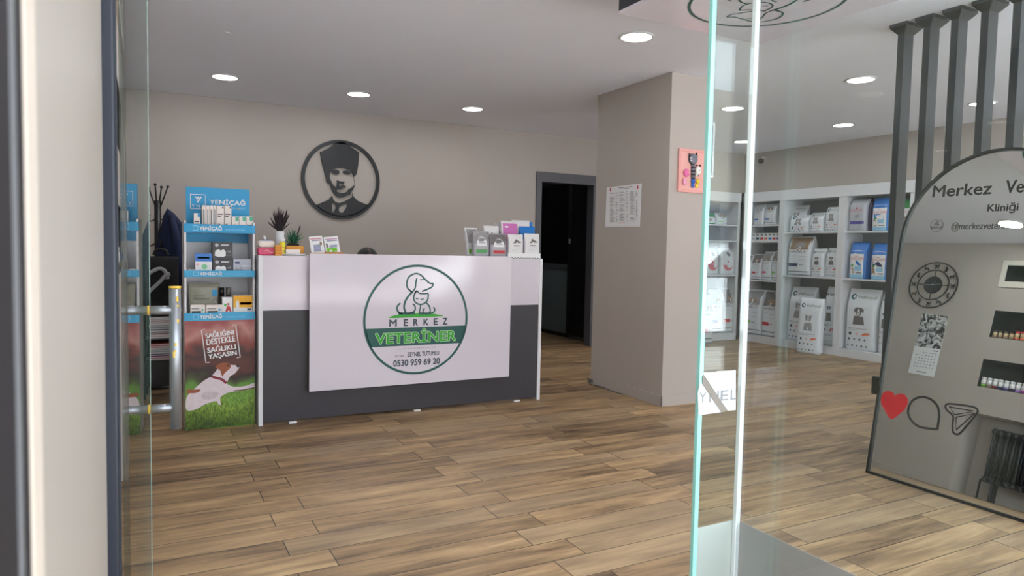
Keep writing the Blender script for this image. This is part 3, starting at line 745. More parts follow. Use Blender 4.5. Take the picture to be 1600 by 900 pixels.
# small packets on the far unit
cols = [LGREY, TEAL, RED, ORANGE, BLUEI, RED, PURPLE]
fr = Frame((XS+.03, 0, 0), (0, -1, 0), (0, 0, 1))
labs = ['silver grey', 'teal and yellow', 'first red', 'orange', 'blue', 'second red', 'violet']
for i in range(7):
    u = pick(1177.5+i*6.4, 372, fr)[0]; w = .058
    t = MB().box(-w/2, w/2, 0, .05, 0, .105, WHITEP, .003).build('food_packet', None, (XS+.03, -u, 1.37), ROTR, label='small white food packet with %s print in the row on the far unit' % labs[i], cat='packet', group='small food packets in a row')
    MB().rect(-w/2+.004, w/2-.004, .02, .05, FRONT, .001, cols[i]).rect(-w/2+.01, w/2-.01, .075, .09, FRONT, .001, INK).build('printed_front', t)
# goods and reflection stand-ins on the back-wall shelving (through narrow panel)
def bbag(px0, px1, pyt, z, d, label, style, y=7.10, **kw):
    fr = Frame((0, y, 0), (1, 0, 0), (0, 0, 1)); a = pick(px0, pyt+20, fr)[0]; b = pick(px1, pyt+20, fr)[0]; zt = pick((px0+px1)/2, pyt, fr)[1]
    return bag('pet_food_bag', label, 'pet food', 'pet food bags on the back wall shelving', b-a, zt-z, d, ((a+b)/2, y+d/2, z), 0, style, **kw)
bbag(1099, 1116.5, 462, 0.0, .16, 'white sack with red square standing on the floor behind the narrow glass panel', 'arolly', y=6.85, accent=RED, animal=LGREY)
bbag(1114, 1130.5, 452, .095, .2, 'white sack with violet square at the bottom of the back wall shelving', 'arolly', accent=PURPLE, animal=LGREY)
bbag(1131, 1152, 450, .095, .2, 'white sack with dark dog and red label in the back corner', 'arolly', accent=RED, animal=FURD)
bbag(1103, 1125, 388, .90, .18, 'left pink and white pouch standing in for a street reflection on the middle board', 'pink_reflection')  # two added pouches imitate pink street reflections in the pane
bbag(1127, 1149, 388, .90, .18, 'right pink and white pouch standing in for a street reflection on the middle board', 'pink_reflection')
bbag(1103, 1119, 333, 1.585, .12, 'pale green topped bag standing in for a street reflection on the top board', 'royalgreen')  # two added bags imitate the greenish street reflection higher up
bbag(1121, 1137, 333, 1.585, .12, 'grey patterned bag standing in for a street reflection on the top board', 'arolly', accent=LIMEI, animal=FURG)

# ================================================================== COUNTER GOODS, RIGHT
CT = 1.121
def cbag(px0, px1, pyt, pyb, y, d, label, style, z=None, **kw):
    fr = Frame((0, y, 0), (1, 0, 0), (0, 0, 1)); ym = (pyt+pyb)/2
    a = pick(px0, ym, fr)[0]; b = pick(px1, ym, fr)[0]; zt = pick((px0+px1)/2, pyt, fr)[1]; zb = CT if z is None else z
    return bag('treat_pouch', label, 'treat pouch', 'pet treat pouches on the counter', b-a, zt-zb, d, ((a+b)/2, y+d/2, zb), 0, style, **kw)
BP = mat('white_pouch', (226, 224, 226), .35, bump=.2, bscale=30)
GP = mat('grey_pouch', (170, 168, 174), .3, bump=.2, bscale=30)
cbag(740, 765.5, 361, 400, 4.80, .055, 'grey topped treat pouch with green label at the front', 'pouch', accent=mat('label_green', (88, 160, 96), .5), body=GP)
cbag(766.5, 793, 365, 400, 4.80, .055, 'dark topped treat pouch with red label at the front', 'pouch', accent=RED, animal=FURD, body=GP)
tr = empty('display_tray', (2.765-.115, 4.785, CT), label='low white display tray with checkered edge on the counter end', cat='tray')
tw = .145
mb = MB(); mb.box(-tw, tw, 0, .004, 0, .045, WHITEP, .001); mb.box(-tw, tw, .116, .12, 0, .045, WHITEP, .001); mb.box(-tw, -tw+.004, .004, .116, 0, .045, WHITEP); mb.box(tw-.004, tw, .004, .116, 0, .045, WHITEP); mb.box(-tw, tw, .004, .116, 0, .003, WHITEP)
mb.build('tray_body', tr)
mb = MB(); mb.box(-tw+.02, tw+.004, -.003, -.0005, 0, .013, WHITEP)
for i in range(21):
    x = -tw+.022+i*.0127
    if x < tw-.008: mb.rect(x, x+.0064, .001+(.005 if i % 2 else 0), .006+(.005 if i % 2 else 0), FRONT, .0034, INK); mb.rect(x+.0064, x+.0127, .006-(.005 if i % 2 else 0), .011-(.005 if i % 2 else 0), FRONT, .0034, INK)
mb.build('checkered_edge', tr)
cbag(795, 818.5, 366, 400, 4.80, .045, 'white treat pouch with dark wing emblem, left one in the tray', 'bird', z=CT+.004, body=BP)
cbag(820.5, 844, 365, 400, 4.80, .045, 'white treat pouch with wing emblem and magenta line, right one in the tray', 'bird', z=CT+.004, body=BP, accent=MAG)
cbag(732, 752, 356, 400, 4.90, .05, 'white pouch tilted to the left at the end of the pile', 'dark', body=BP, shear=-.12)
cbag(757, 781, 352.5, 400, 4.90, .05, 'white pouch with wing emblem standing behind the green and red label pouches', 'bird', body=BP)
cbag(773.5, 786, 348.5, 400, 4.97, .04, 'narrow grey and white pouch peeking out beside the pink one', 'bird', body=GP)
cbag(784, 810, 345, 400, 4.91, .05, 'orchid pink treat pouch with a dark dog', 'pink', body=BP)
cbag(801, 829, 344, 400, 4.98, .05, 'plain white pouch at the very back behind pink and blue ones', 'bird', body=BP)
cbag(813, 837, 354, 400, 4.92, .045, 'bright blue treat pouch standing behind the tray', 'blue', body=BAGB)
cbag(814, 833, 346.5, 400, 4.985, .04, 'second blue pouch, taller and partly hidden behind the first', 'none', body=BAGB)

# ================================================================== COUNTER GOODS, LEFT
def cx_(px, y, py=390): return pick(px, py, Frame((0, y, 0), (1, 0, 0), (0, 0, 1)))
# tissue pack
x0 = cx_(401, 4.83)[0]; x1 = cx_(428, 4.83)[0]; tz = cx_(414, 4.83, 373)[1]-CT
w = x1-x0; t = empty('tissue_pack', ((x0+x1)/2+.012, 4.89, CT), label='pink and white soft tissue pack with a tissue sticking out', cat='tissues')
mb = MB(); mb.box(-w/2, w/2, -.05, .05, 0, .052, PINK, .012); mb.build('lower_pack', t)
mb = MB()
for i in range(14): 
    a = random.uniform(-w/2+.012, w/2-.012); zz = random.uniform(.008, .044); mb.stroke([(a, zz), (a+.008, zz+.004), (a+.014, zz-.002)], .003, Frame((0, -.0505, 0), (1, 0, 0), (0, 0, 1)), .001, RED if i % 2 else LPINK)
mb.build('printed_front', t)
MB().box(-w/2+.003, w/2-.003, -.047, .047, .053, .098, mat('cream_pack', (238, 226, 218), .5, bump=.3, bscale=25), .014).build('upper_pack', t)
mb = MB(); mb.sphere((0, 0, .098), .022, mat('pale_blue_film', (120, 150, 200), .4), 1.5, 1, .35); mb.tube([(0, 0, .098), (-.006, 0, .115), (-.012, 0, .128), (-.010, .004, .134)], [.004, .010, .009, .003], WHITEP, 8); mb.build('tissue', t)
# clear vase with dark dried bunch
v = empty('vase', (cx_(438, 4.93)[0], 4.95, CT), label='white vase holding a bunch of dark dried twigs', cat='vase')
MB().lathe([(.028, 0), (.030, .004), (.026, .06), (.030, .165), (.028, .165), (.024, .06), (.024, .008), (.0001, .008)], mat('white_ceramic', (222, 222, 226), .2), n=24).build('vessel', v)
mb = MB(); DT = mat('dark_dried_stems', (48, 38, 42), .8)
for i in range(70):
    a = random.uniform(0, 2*PI); r = random.uniform(.005, .085)*random.uniform(.5, 1.15); hh = random.uniform(.24, .335)-r*.45
    cx, sy = math.cos(a), math.sin(a)
    mb.tube([(cx*.012, sy*.012, .06), (cx*.016, sy*.016, .17), (cx*r*.6, sy*r*.6, .17+(hh-.17)*.5), (cx*r, sy*r, hh)], [.0022, .003, .0045, .0012], DT, 5)
mb.build('dried_twigs', v)
# yellow bottle
MBT = MB().lathe([(.020, 0), (.0205, .01), (.0205, .085), (.018, .092), (.0001, .093)], mat('yellow_liquid', (232, 222, 50), .25), n=20)
yb = MBT.build('bottle', None, (cx_(441.5, 4.85)[0], 4.862, CT+.0), label='bright yellow bottle with white cap in front of the vase', cat='bottle')
MB().lathe([(.019, .093), (.019, .110), (.016, .113), (.0001, .113)], WHITEP, n=20).build('cap', yb)
MB().rect(-.012, .012, .03, .034, FRONT, .0212, INK).rect(-.008, .008, .055, .058, FRONT, .0212, INK).build('printed_front', yb)
# orange little box left of tray
a = cx_(429.5, 4.83)[0]
t = MB().box(-.023, .023, -.02, .02, 0, .072, ORBOX, .004).build('small_orange_box', None, (a+.02, 4.815, CT), label='small orange slotted box between tissues and yellow bottle', cat='box')
mb = MB()
for r_ in range(3):
    for c_ in range(2): mb.rect(-.016+c_*.017, -.002+c_*.017, .012+r_*.018, .024+r_*.018, FRONT, .0206, mat('deep_orange', (206, 124, 30), .6))
mb.build('printed_front', t)
# spiky plant in orange pot
p = empty('potted_plant', (cx_(459, 4.95)[0], 4.98, CT), label='spiky green grass-like plant in an orange square pot with a black stick', cat='plant')
mb = MB(); mb.box(-.052, .068, -.035, .035, 0, .068, ORBOX, .004); mb.build('pot', p)
mb = MB(); mb.sphere((0, 0, .07), .04, mat('dark_soil', (50, 44, 42), .9), 1.1, .8, .5); mb.build('soil', p, kind='stuff')
mb = MB(); LG = mat('grass_leaf', (38, 92, 66), .6); LG2 = mat('grass_leaf_light', (64, 128, 92), .6)
for i in range(80):
    a = random.uniform(0, 2*PI); r = random.uniform(.01, .085); hh = .07+random.uniform(.05, .125)-r*.35
    cx, sy = math.cos(a), math.sin(a)*.8
    mb.tube([(cx*.01, sy*.01, .07), (cx*r*.5, sy*r*.5, .07+(hh-.07)*.7), (cx*r, sy*r, hh)], [.003, .0028, .0005], LG if i % 3 else LG2, 4)
mb.build('leaves', p)
MB().tube([(.012, -.01, .085), (.045, -.012, .20)], .0042, BLACKP, 8).build('stick', p)
MB().sphere((.0445, -.012, .20), .006, BLACKP).build('stick_cap', p)
# round white tray and white box
x = cx_(453, 4.83)[0]
t = MB().lathe([(.0001, .0), (.07, .0), (.085, .010), (.088, .014), (.08, .014), (.066, .006), (.0001, .006)], WHITEP, n=32).build('round_dish', None, (x+.02, 4.86, CT), label='flat round white dish under the small white box', cat='dish')
MB().box(-.046, .046, -.025, .025, 0, .036, mat('white_carton', (234, 226, 222), .5), .002).build('small_white_box', None, (x+.02, 4.85, CT+.0065), label='small white carton lying on the round dish', cat='box')
# two brochure holders
def brochure(px0, px1, label, left):
    a = cx_(px0, 4.86, 380)[0]; b = cx_(px1, 4.86, 380)[0]; w = (b-a)
    t = empty('brochure_holder', ((a+b)/2, 4.88, CT), label=label, cat='brochure stand', group='brochure stands on the counter')
    MB().box(-w/2-.012, w/2+.012, -.035, .035, 0, .022 if left else .030, WOOD, .008).build('wooden_base', t)
    M = Matrix.Translation((0, 0, .01)) @ Matrix.Shear('XZ', 4, (0, 0)) if False else Matrix.Translation((0, 0, .012)) @ Matrix.Rotation(-.22, 4, 'X') @ Matrix.Rotation(-.12, 4, 'Y')
    c = MB().box(-w/2, w/2, -.004, .004, 0, .128, WHITEP, .001, M).build('brochure', t)
    fr = Frame(M @ Vector((-w/2, -.0045, 0)), M.to_3x3() @ Vector((1, 0, 0)), M.to_3x3() @ Vector((0, 0, 1))); q = MB()
    q.rect(.008, w-.008, .108, .113, fr, .001, RED if left else MAG); q.rect(.015, w-.008, .096, .101, fr, .001, NAVY)
    if left: q.rect(w*.22, w*.75, .02, .068, fr, .001, mat('grey_blue_print', (150, 156, 184), .5)); q.prism([(w*.7, .06), (w*.75, .09), (w*.9, .08), (w*.88, .062)], fr, 0, .001, FURB)
    else:
        q.rect(w*.06, w*.8, .018, .048, fr, .001, LIMEI); q.rect(w*.30, w*.85, .05, .068, fr, .001, MATS['grey_blue_print'] if 'grey_blue_print' in MATS else NAVY); q.prism(circ(w*.35, .024, .010, 16), fr, 0, .0014, WHITEP)
        q.prism([(w*.08, .05), (w*.08, .084), (w*.2, .08), (w*.24, .054)], fr, 0, .001, FURD)
    q.build('printed_front', c)
brochure(488, 509, 'left brochure on a wooden base, with grey blue picture', True)
brochure(511, 533.5, 'right brochure on a wooden base, with green strip', False)

# ================================================================== PERSON BEHIND THE COUNTER
def skinned(name, verts, edges, radii, m, parent, loc=(0, 0, 0), sub=2):
    me = bpy.data.meshes.new(name); me.from_pydata(verts, edges, []); o = bpy.data.objects.new(name, me); COL.objects.link(o)
    sk = o.modifiers.new('s', 'SKIN'); 
    for i, r in enumerate(radii):
        rr = r if isinstance(r, tuple) else (r, r); me.skin_vertices[0].data[i].radius = rr
    me.skin_vertices[0].data[0].use_root = True
    sk.use_smooth_shade = True
    sb = o.modifiers.new('b', 'SUBSURF'); sb.levels = sub; sb.render_levels = sub
    dg = bpy.context.evaluated_depsgraph_get(); nm = bpy.data.meshes.new_from_object(o.evaluated_get(dg))
    bpy.data.objects.remove(o); bpy.data.meshes.remove(me)
    nm.materials.clear(); nm.materials.append(m)
    for p_ in nm.polygons: p_.use_smooth = True
    q = bpy.data.objects.new(name, nm); COL.objects.link(q); q.parent = parent; q.location = loc; return q
SKIN = mat('skin', (198, 152, 126), .5); HAIR = mat('black_hair', (18, 16, 18), .55, bump=.6, bscale=120)
pe = empty('person', (1.62, 5.70, 0), label='seated person behind the counter, only black hair showing over its edge', cat='person')
V = [(0, 0, .50), (0, -.03, .68), (0, -.08, .84), (0, -.11, .92), (0, -.13, .99),
     (-.17, -.08, .85), (-.22, -.20, .66), (-.16, -.40, .72), (.17, -.08, .85), (.22, -.20, .66), (.16, -.40, .72),
     (-.10, -.05, .50), (-.13, -.42, .50), (-.13, -.42, .10), (-.13, -.54, .05), (.10, -.05, .50), (.13, -.42, .50), (.13, -.42, .10), (.13, -.54, .05)]
Ee = [(0, 1), (1, 2), (2, 3), (3, 4), (2, 5), (5, 6), (6, 7), (2, 8), (8, 9), (9, 10), (0, 11), (11, 12), (12, 13), (13, 14), (0, 15), (15, 16), (16, 17), (17, 18)]
Rr = [.13, .12, .13, .055, .05, .06, .045, .032, .06, .045, .032, .085, .065, .045, .035, .085, .065, .045, .035]
skinned('body', V, Ee, Rr, mat('dark_tunic', (60, 66, 84), .8), pe)
mb = MB(); mb.sphere((0, -.15, 1.075), .10, SKIN, .78, .92, 1.08, 24); mb.sphere((0, -.245, 1.06), .014, SKIN, .8, 1, 1.2, 10)
for s in (-1, 1): mb.sphere((s*.079, -.15, 1.07), .02, SKIN, .4, .7, 1.3, 10); mb.sphere((s*.03, -.232, 1.085), .009, INK, 1.2, .5, .7, 8)
mb.box(-.022, .022, -.238, -.232, 1.022, 1.030, mat('lips', (160, 92, 84), .5), .002)
mb.build('head', pe)
mb = MB(); mb.sphere((0, -.135, 1.10), .098, HAIR, .88, 1.02, .88, 28); mb.build('hair', pe)
for s in (-1, 1):
    base = Vector((s*.16, -.42, .72)); hm = MB(); hm.box(-.035, .035, -.085, .0, -.012, .012, SKIN, .010, Matrix.Translation(base))
    for k in range(4):
        l = (.06, .07, .066, .052)[k]; x = -.027+k*.018
        hm.tube([base+Vector((x, -.08, 0)), base+Vector((x, -.08-l*.55, -.004)), base+Vector((x, -.08-l, -.018))], [.009, .0085, .006], SKIN, 8)
    hm.tube([base+Vector((-s*.03, -.02, 0)), base+Vector((-s*.055, -.05, -.004)), base+Vector((-s*.058, -.075, -.01))], [.011, .010, .007], SKIN, 8)
    hm.build('hand', pe)
ds = empty('desk', (1.6, 5.25, 0), label='low white work desk behind the reception counter', cat='desk')
MB().box(-.7, .7, -.18, .18, .66, .69, WHITE, .003).build('desk_top', ds)
for s in (-1, 1): MB().box(s*.68-.015, s*.68+.015, -.17, .17, 0, .66, WHITE, .002).build('side_panel', ds)
def office_chair(loc, rot, label, seat_z=.42, arms=True, tall=.95):
    t = empty('office_chair', loc, rot, label=label, cat='chair'); F = mat('black_mesh_fabric', (22, 22, 25), .8, bump=.3, bscale=200); G = mat('grey_plastic_arm', (150, 150, 154), .4)
    MB().box(-.23, .23, -.23, .22, seat_z-.07, seat_z, F, .03, seg=3).build('seat', t)
    MB().box(-.21, .21, .21, .26, seat_z+.12, tall, F, .025, seg=3).build('backrest', t)
    MB().box(-.03, .03, .20, .25, seat_z-.06, seat_z+.2, BLACKP, .006).build('back_bracket', t)
    MB().tube([(0, 0, .09), (0, 0, seat_z-.07)], .028, STEEL, 14).build('gas_column', t)
    for k in range(5):
        a = 2*PI*k/5+.3; c, s = math.cos(a), math.sin(a)
        l = MB().tube([(0, 0, .10), (c*.16, s*.16, .085), (c*.28, s*.28, .07)], [.026, .020, .014], BLACKP, 8).build('leg', t)
        MB().sphere((c*.28, s*.28, .03), .03, BLACKP, 1, 1, 1, 12).build('caster', l)
    if arms:
        for s in (-1, 1):
            pts = smooth([(s*.24, .16, seat_z-.03), (s*.29, .14, seat_z+.12), (s*.29, .05, seat_z+.24), (s*.28, -.14, seat_z+.25), (s*.285, -.2, seat_z+.16), (s*.26, -.08, seat_z-.03)], n=5)
            MB().tube(pts, .016, G, 10).build('armrest', t)
    return t
office_chair((1.62, 5.72, 0), 0, 'office chair under the seated person behind the counter', .42, False, .95)

# ================================================================== PRODUCT DISPLAY STAND
SX0, SX1, SY = .236, .655, 4.83
st = empty('display_stand', ((SX0+SX1)/2, SY, 0), label='tall blue and white cardboard medicine display stand with a dog picture', cat='display stand')
hw = (SX1-SX0)/2; CARD = mat('white_cardboard', (222, 222, 226), .5); CYL = mat('light_cyan_print', (60, 168, 216), .45)
DEP = .26
for s in (-1, 1): MB().box(min(s*hw, s*(hw-.012)), max(s*hw, s*(hw-.012)), 0.004, DEP, 0, 1.335, CARD, .001).build('side_panel', st)
MB().box(-hw+.012, hw-.012, DEP-.006, DEP, 0, 1.30, CARD).build('back_panel', st)
for z in (1.262, .985, .705): MB().box(-hw+.012, hw-.012, .006, DEP-.006, z, z+.008, CARD).build('shelf_board', st)
FS = Frame((0, 0, 0), (1, 0, 0), (0, 0, 1))
# header: at the rear; apparent size follows from its depth
hf = Frame((0, SY+DEP-.01, 0), (1, 0, 0), (0, 0, 1))
hx0 = pick(290.5, 320, hf)[0]-(SX0+SX1)/2; hx1 = pick(390, 320, hf)[0]-(SX0+SX1)/2; hz = pick(340, 294, hf)[1]
hd_ = MB().box(hx0, hx1, DEP-.012, DEP+.002, 1.20, hz, CYAN, .001).build('header_board', st)
mb = MB(); hfr = Frame((hx0, DEP-.0125, hz), (1, 0, 0), (0, 0, 1)); hwid = hx1-hx0
def hp(x, y): return ((x-10)/1125*hwid, -(y-58)/11.25*(5.06/1090)*.965)
p0, p1 = hp(80, 420), hp(352, 175)
for a_, b_ in (((p0[0], p0[1]), (p1[0], p0[1]+.004)), ((p0[0], p1[1]-.004), (p1[0], p1[1])), ((p0[0], p0[1]), (p0[0]+.004, p1[1])), ((p1[0]-.004, p0[1]), (p1[0], p1[1]))):
    mb.rect(a_[0], b_[0], a_[1], b_[1], hfr, .001, WHITEP)
for k, (u0, v0, u1, v1) in enumerate(((170, 235, 185, 218), (190, 260, 232, 215), (205, 312, 272, 215))):
    mb.stroke([hp(u0, v0), hp(u1, v1)], .009, hfr, .001, WHITEP)
q0, q1 = hp(105, 395), hp(340, 348); mb.text('Y N C', q0[0], q1[0], q0[1], q1[1], hfr, .001, WHITEP)
q0, q1 = hp(418, 348), hp(1055, 230)
mb.text('YEN\u0130\u00c7A\u011e', q0[0], q1[0], q0[1], q1[1], hfr, .001, WHITEP, .025)
q0, q1 = hp(418, 398), hp(895, 362); mb.text('VETER\u0130NER ECZA', q0[0], q1[0], q0[1], q1[1], hfr, .001, mat('pale_cyan_ink', (150, 208, 236), .5))
mb.prism(circ(*hp(928, 388), .005, 12), hfr, 0, .001, YEL)
q0, q1 = hp(950, 400), hp(1055, 365); mb.text('DEPO', q0[0], q1[0], q0[1], q1[1], hfr, .001, MATS['pale_cyan_ink'])
mb.build('printed_front', hd_)
for z0, z1 in ((1.262, 1.315), (.979, 1.022), (.700, .752)):
    l = MB().box(-hw-.002, hw+.002, -.004, .006, z0, z1, CYAN if z0 > 1 else CYL, .001).build('shelf_lip', st)
    mb = MB(); f2 = Frame((0, -.0045, z0), (1, 0, 0), (0, 0, 1)); hh = z1-z0
    mb.prism([[(-hw+.05, hh*.2), (-hw+.08, hh*.2), (-hw+.08, hh*.8), (-hw+.05, hh*.8)], [(-hw+.053, hh*.27), (-hw+.077, hh*.27), (-hw+.077, hh*.73), (-hw+.053, hh*.73)]], f2, 0, .001, MATS['pale_cyan_ink'])
    mb.text('YEN\u0130\u00c7A\u011e', -hw+.088, hw-.20, hh*.2, hh*.86, f2, .001, WHITEP, .03)
    mb.text('VETER\u0130NER ECZA DEPO', -hw+.235, hw-.06, hh*.32, hh*.55, f2, .001, MATS['pale_cyan_ink'])
    mb.build('printed_front', l)
# poster panel: printed picture of a terrier in grass
def poster_material():
    m = bpy.data.materials.new('printed_meadow_photo'); m.use_nodes = True; nt = m.node_tree; b = nt.nodes['Principled BSDF']; b.inputs['Roughness'].default_value = .35
    tc = nt.nodes.new('ShaderNodeTexCoord'); sp = nt.nodes.new('ShaderNodeSeparateXYZ'); nt.links.new(tc.outputs['Object'], sp.inputs[0])
    r = nt.nodes.new('ShaderNodeValToRGB'); e = r.color_ramp.elements
    stops = [(0.0, (60, 84, 28)), (.10, (88, 116, 36)), (.20, (118, 148, 56)), (.30, (104, 148, 56)), (.40, (92, 138, 50)), (.45, (66, 74, 38)), (.50, (46, 30, 26)), (.60, (92, 44, 36)), (.70, (66, 36, 32)), (.80, (136, 60, 50)), (.9, (186, 128, 120)), (1.0, (150, 66, 66))]
    e[0].position = 0; e[0].color = (*map(lin, stops[0][1]), 1); e[1].position = 1; e[1].color = (*map(lin, stops[-1][1]), 1)
    for p_, c_ in stops[1:-1]: k = e.new(p_); k.color = (*map(lin, c_), 1)
    n = nt.nodes.new('ShaderNodeTexNoise'); n.inputs['Scale'].default_value = 7; n.inputs['Detail'].default_value = 1.5; nt.links.new(tc.outputs['Object'], n.inputs['Vector'])
    a = nt.nodes.new('ShaderNodeMath'); a.operation = 'MULTIPLY_ADD'; a.inputs[1].default_value = 1/.70; nt.links.new(sp.outputs[2], a.inputs[0])
    s = nt.nodes.new('ShaderNodeMath'); s.operation = 'MULTIPLY_ADD'; s.inputs[1].default_value = .40; s.inputs[2].default_value = -.20; nt.links.new(n.outputs[0], s.inputs[0]); nt.links.new(s.outputs[0], a.inputs[2])
    nt.links.new(a.outputs[0], r.inputs[0])
    mp = nt.nodes.new('ShaderNodeMapping'); mp.inputs['Scale'].default_value = (1.6, 1, .55); nt.links.new(tc.outputs['Object'], mp.inputs[0])
    n2 = nt.nodes.new('ShaderNodeTexNoise'); n2.inputs['Scale'].default_value = 85; n2.inputs['Detail'].default_value = 3; nt.links.new(mp.outputs[0], n2.inputs['Vector'])
    lo = nt.nodes.new('ShaderNodeMapRange'); lo.inputs[1].default_value = .16; lo.inputs[2].default_value = .30; lo.inputs[3].default_value = 1; lo.inputs[4].default_value = .0; nt.links.new(sp.outputs[2], lo.inputs[0])
    rg = nt.nodes.new('ShaderNodeMapRange'); rg.inputs[1].default_value = .3; rg.inputs[2].default_value = .7; rg.inputs[3].default_value = .35; rg.inputs[4].default_value = 1.7; nt.links.new(n2.outputs[0], rg.inputs[0])
    x = nt.nodes.new('ShaderNodeMix'); x.data_type = 'RGBA'; x.blend_type = 'MULTIPLY'; nt.links.new(lo.outputs[0], x.inputs[0]); nt.links.new(r.outputs[0], x.inputs[6]); nt.links.new(rg.outputs[0], x.inputs[7])
    nt.links.new(x.outputs[2], b.inputs['Base Color']); return m
po = MB().box(-hw, hw, -.003, .004, .004, .700, poster_material()).build('poster_panel', st)
mb = MB(); pf = Frame((0, SY-.003, 0), (1, 0, 0), (0, 0, 1)); pl_ = Frame((0, -.0035, 0), (1, 0, 0), (0, 0, 1)); xm = (SX0+SX1)/2
def D_(x, y): a, b = pick(300+x/5.29, 500+y/5.29, pf); return (a-xm, b)
FURW = mat('white_coat_print', (222, 208, 214), .5, var=.16, vscale=45); FURT = mat('tan_coat_print', (150, 82, 52), .5, var=.2, vscale=50); FURS = mat('grey_coat_print', (202, 186, 194), .5, var=.25, vscale=45)
lx = -hw+.001
body_ = [D_(*p_) for p_ in smooth([(0, 590), (40, 550), (100, 500), (160, 470), (220, 470), (280, 520), (340, 550), (440, 545), (519, 518), (519, 560), (440, 580), (350, 592), (300, 600), (250, 625), (232, 650), (238, 700), (215, 695), (200, 670), (100, 700), (40, 735), (-45, 745), (-45, 640)], True, 3)]
body_ = [(max(lx, min(hw-.001, a)), b) for a, b in body_]
mb.prism(body_, pl_, 0, .0006, FURW)
mb.prism([(max(lx, a), b) for a, b in [D_(*p_) for p_ in [(-45, 575), (0, 575), (70, 572), (60, 595), (20, 605), (-45, 606)]]], pl_, 0, .0012, FURT)
mb.prism([D_(*p_) for p_ in smooth([(90, 600), (160, 590), (220, 600), (200, 640), (120, 660), (80, 640)], True, 3)], pl_, 0, .0010, FURS)
mb.prism([D_(*p_) for p_ in smooth([(165, 470), (195, 425), (215, 400), (270, 365), (310, 370), (375, 375), (390, 385), (385, 402), (350, 445), (320, 460), (300, 490), (280, 520), (220, 500)], True, 3)], pl_, 0, .0014, FURW)
mb.prism([D_(*p_) for p_ in smooth([(198, 385), (230, 358), (290, 352), (320, 372), (318, 395), (290, 420), (262, 450), (255, 470), (238, 440), (232, 415), (205, 400)], True, 3)], pl_, 0, .0020, FURT)
mb.prism([D_(*p_) for p_ in smooth([(365, 375), (380, 370), (392, 380), (385, 392), (370, 388)], True, 3)], pl_, 0, .0026, INK)
mb.prism([D_(*p_) for p_ in smooth([(288, 374), (300, 368), (310, 378), (298, 383)], True, 3)], pl_, 0, .0026, INK)
mb.stroke([D_(*p_) for p_ in ((318, 412), (350, 408), (385, 400))], .003, pl_, .0026, FURS)
mb.stroke([D_(*p_) for p_ in smooth([(160, 465), (200, 478), (245, 490), (285, 522)], n=4)], .016, pl_, .0022, mat('red_collar_print', (130, 34, 56), .5, var=.5, vscale=90))
mb.stroke([D_(*p_) for p_ in ((345, 585), (420, 578), (519, 558))], .008, pl_, .0024, mat('shadow_brown_print', (110, 76, 66), .5))
# slogan
def txt4(s, pts, d=.0016):
    vs, fs = text_tris(s); a = min(v[0] for v in vs); b = max(v[0] for v in vs); c = min(v[1] for v in vs); e = max(v[1] for v in vs)
    q = [D_(*p_) for p_ in pts]; out = []        # bl, br, tr, tl
    for X, Y in vs:
        u = (X-a)/(b-a); w_ = (Y-c)/(e-c); bx = [q[0][k]*(1-u)+q[1][k]*u for k in (0, 1)]; tx_ = [q[3][k]*(1-u)+q[2][k]*u for k in (0, 1)]
        out.append(pl_.p(bx[0]*(1-w_)+tx_[0]*w_, bx[1]*(1-w_)+tx_[1]*w_, d))
    mb.add(out, fs, WHITEP)
for o_ in (0, 2.5, 5):
    txt4('SA\u011eLI\u011eINI', [(112+o_, 152), (345+o_, 120), (340+o_, 68), (106+o_, 98)], .0016+o_*.0001); txt4('DESTEKLE', [(120+o_, 208), (354+o_, 176), (349+o_, 128), (115+o_, 160)], .0016+o_*.0001)
    txt4('SA\u011eLIKLI', [(127+o_, 272), (360+o_, 238), (354+o_, 186), (121+o_, 216)], .0016+o_*.0001); txt4('YA\u015eASIN', [(135+o_, 335), (368+o_, 296), (362+o_, 248), (130+o_, 282)], .0016+o_*.0001)
for poly_ in ([(105, 78), (78, 82), (115, 354), (145, 350)], [(333, 42), (361, 40), (398, 308), (370, 312)]):
    mb.stroke([D_(*p_) for p_ in poly_], .005, pl_, .0016, WHITEP)
mb.stroke([D_(150, 895), D_(420, 868), D_(519, 858)], .002, pl_, .001, LIMEI)
mb.build('printed_dog_photo', po)

# products on the display stand
def carton(px0, px1, pyt, y, z, d, label, m, marks=(), group='medicine boxes on the display stand', name='medicine_box', h=None):
    fr = Frame((0, SY+y, 0), (1, 0, 0), (0, 0, 1)); a, zt = pick(px0, pyt, fr); b, _ = pick(px1, pyt, fr); w = b-a; h = h or zt-z
    t = MB().box(-w/2, w/2, 0, d, 0, h, m, .0015).build(name, None, ((a+b)/2, SY+y, z), 0, label=label, cat='box', group=group)
    q = MB()
    for mk in marks:
        if mk[0] == 'r': _, x0, x1, z0, z1, mm = mk; q.rect((x0-.5)*w, (x1-.5)*w, z0*h, z1*h, FRONT, .0008, mm)
        elif mk[0] == 'p': q.prism([((x-.5)*w, zz*h) for x, zz in mk[1]], FRONT, 0, .0012, mk[2])
        elif mk[0] == 't': _, s_, x0, x1, z0, z1, mm = mk; q.text(s_, (x0-.5)*w, (x1-.5)*w, z0*h, z1*h, FRONT, .0014, mm)
        elif mk[0] == 'c': _, cx, cz, r_, mm = mk; q.prism(circ((cx-.5)*w, cz*h, r_*w, 20), FRONT, 0, .0010+.0003*mk[3], mm)
    if marks: q.build('printed_front', t)
    return t
Z1, Z2, Z3 = 1.27, .993, .713
CW = mat('carton_cream', (232, 222, 216), .5)
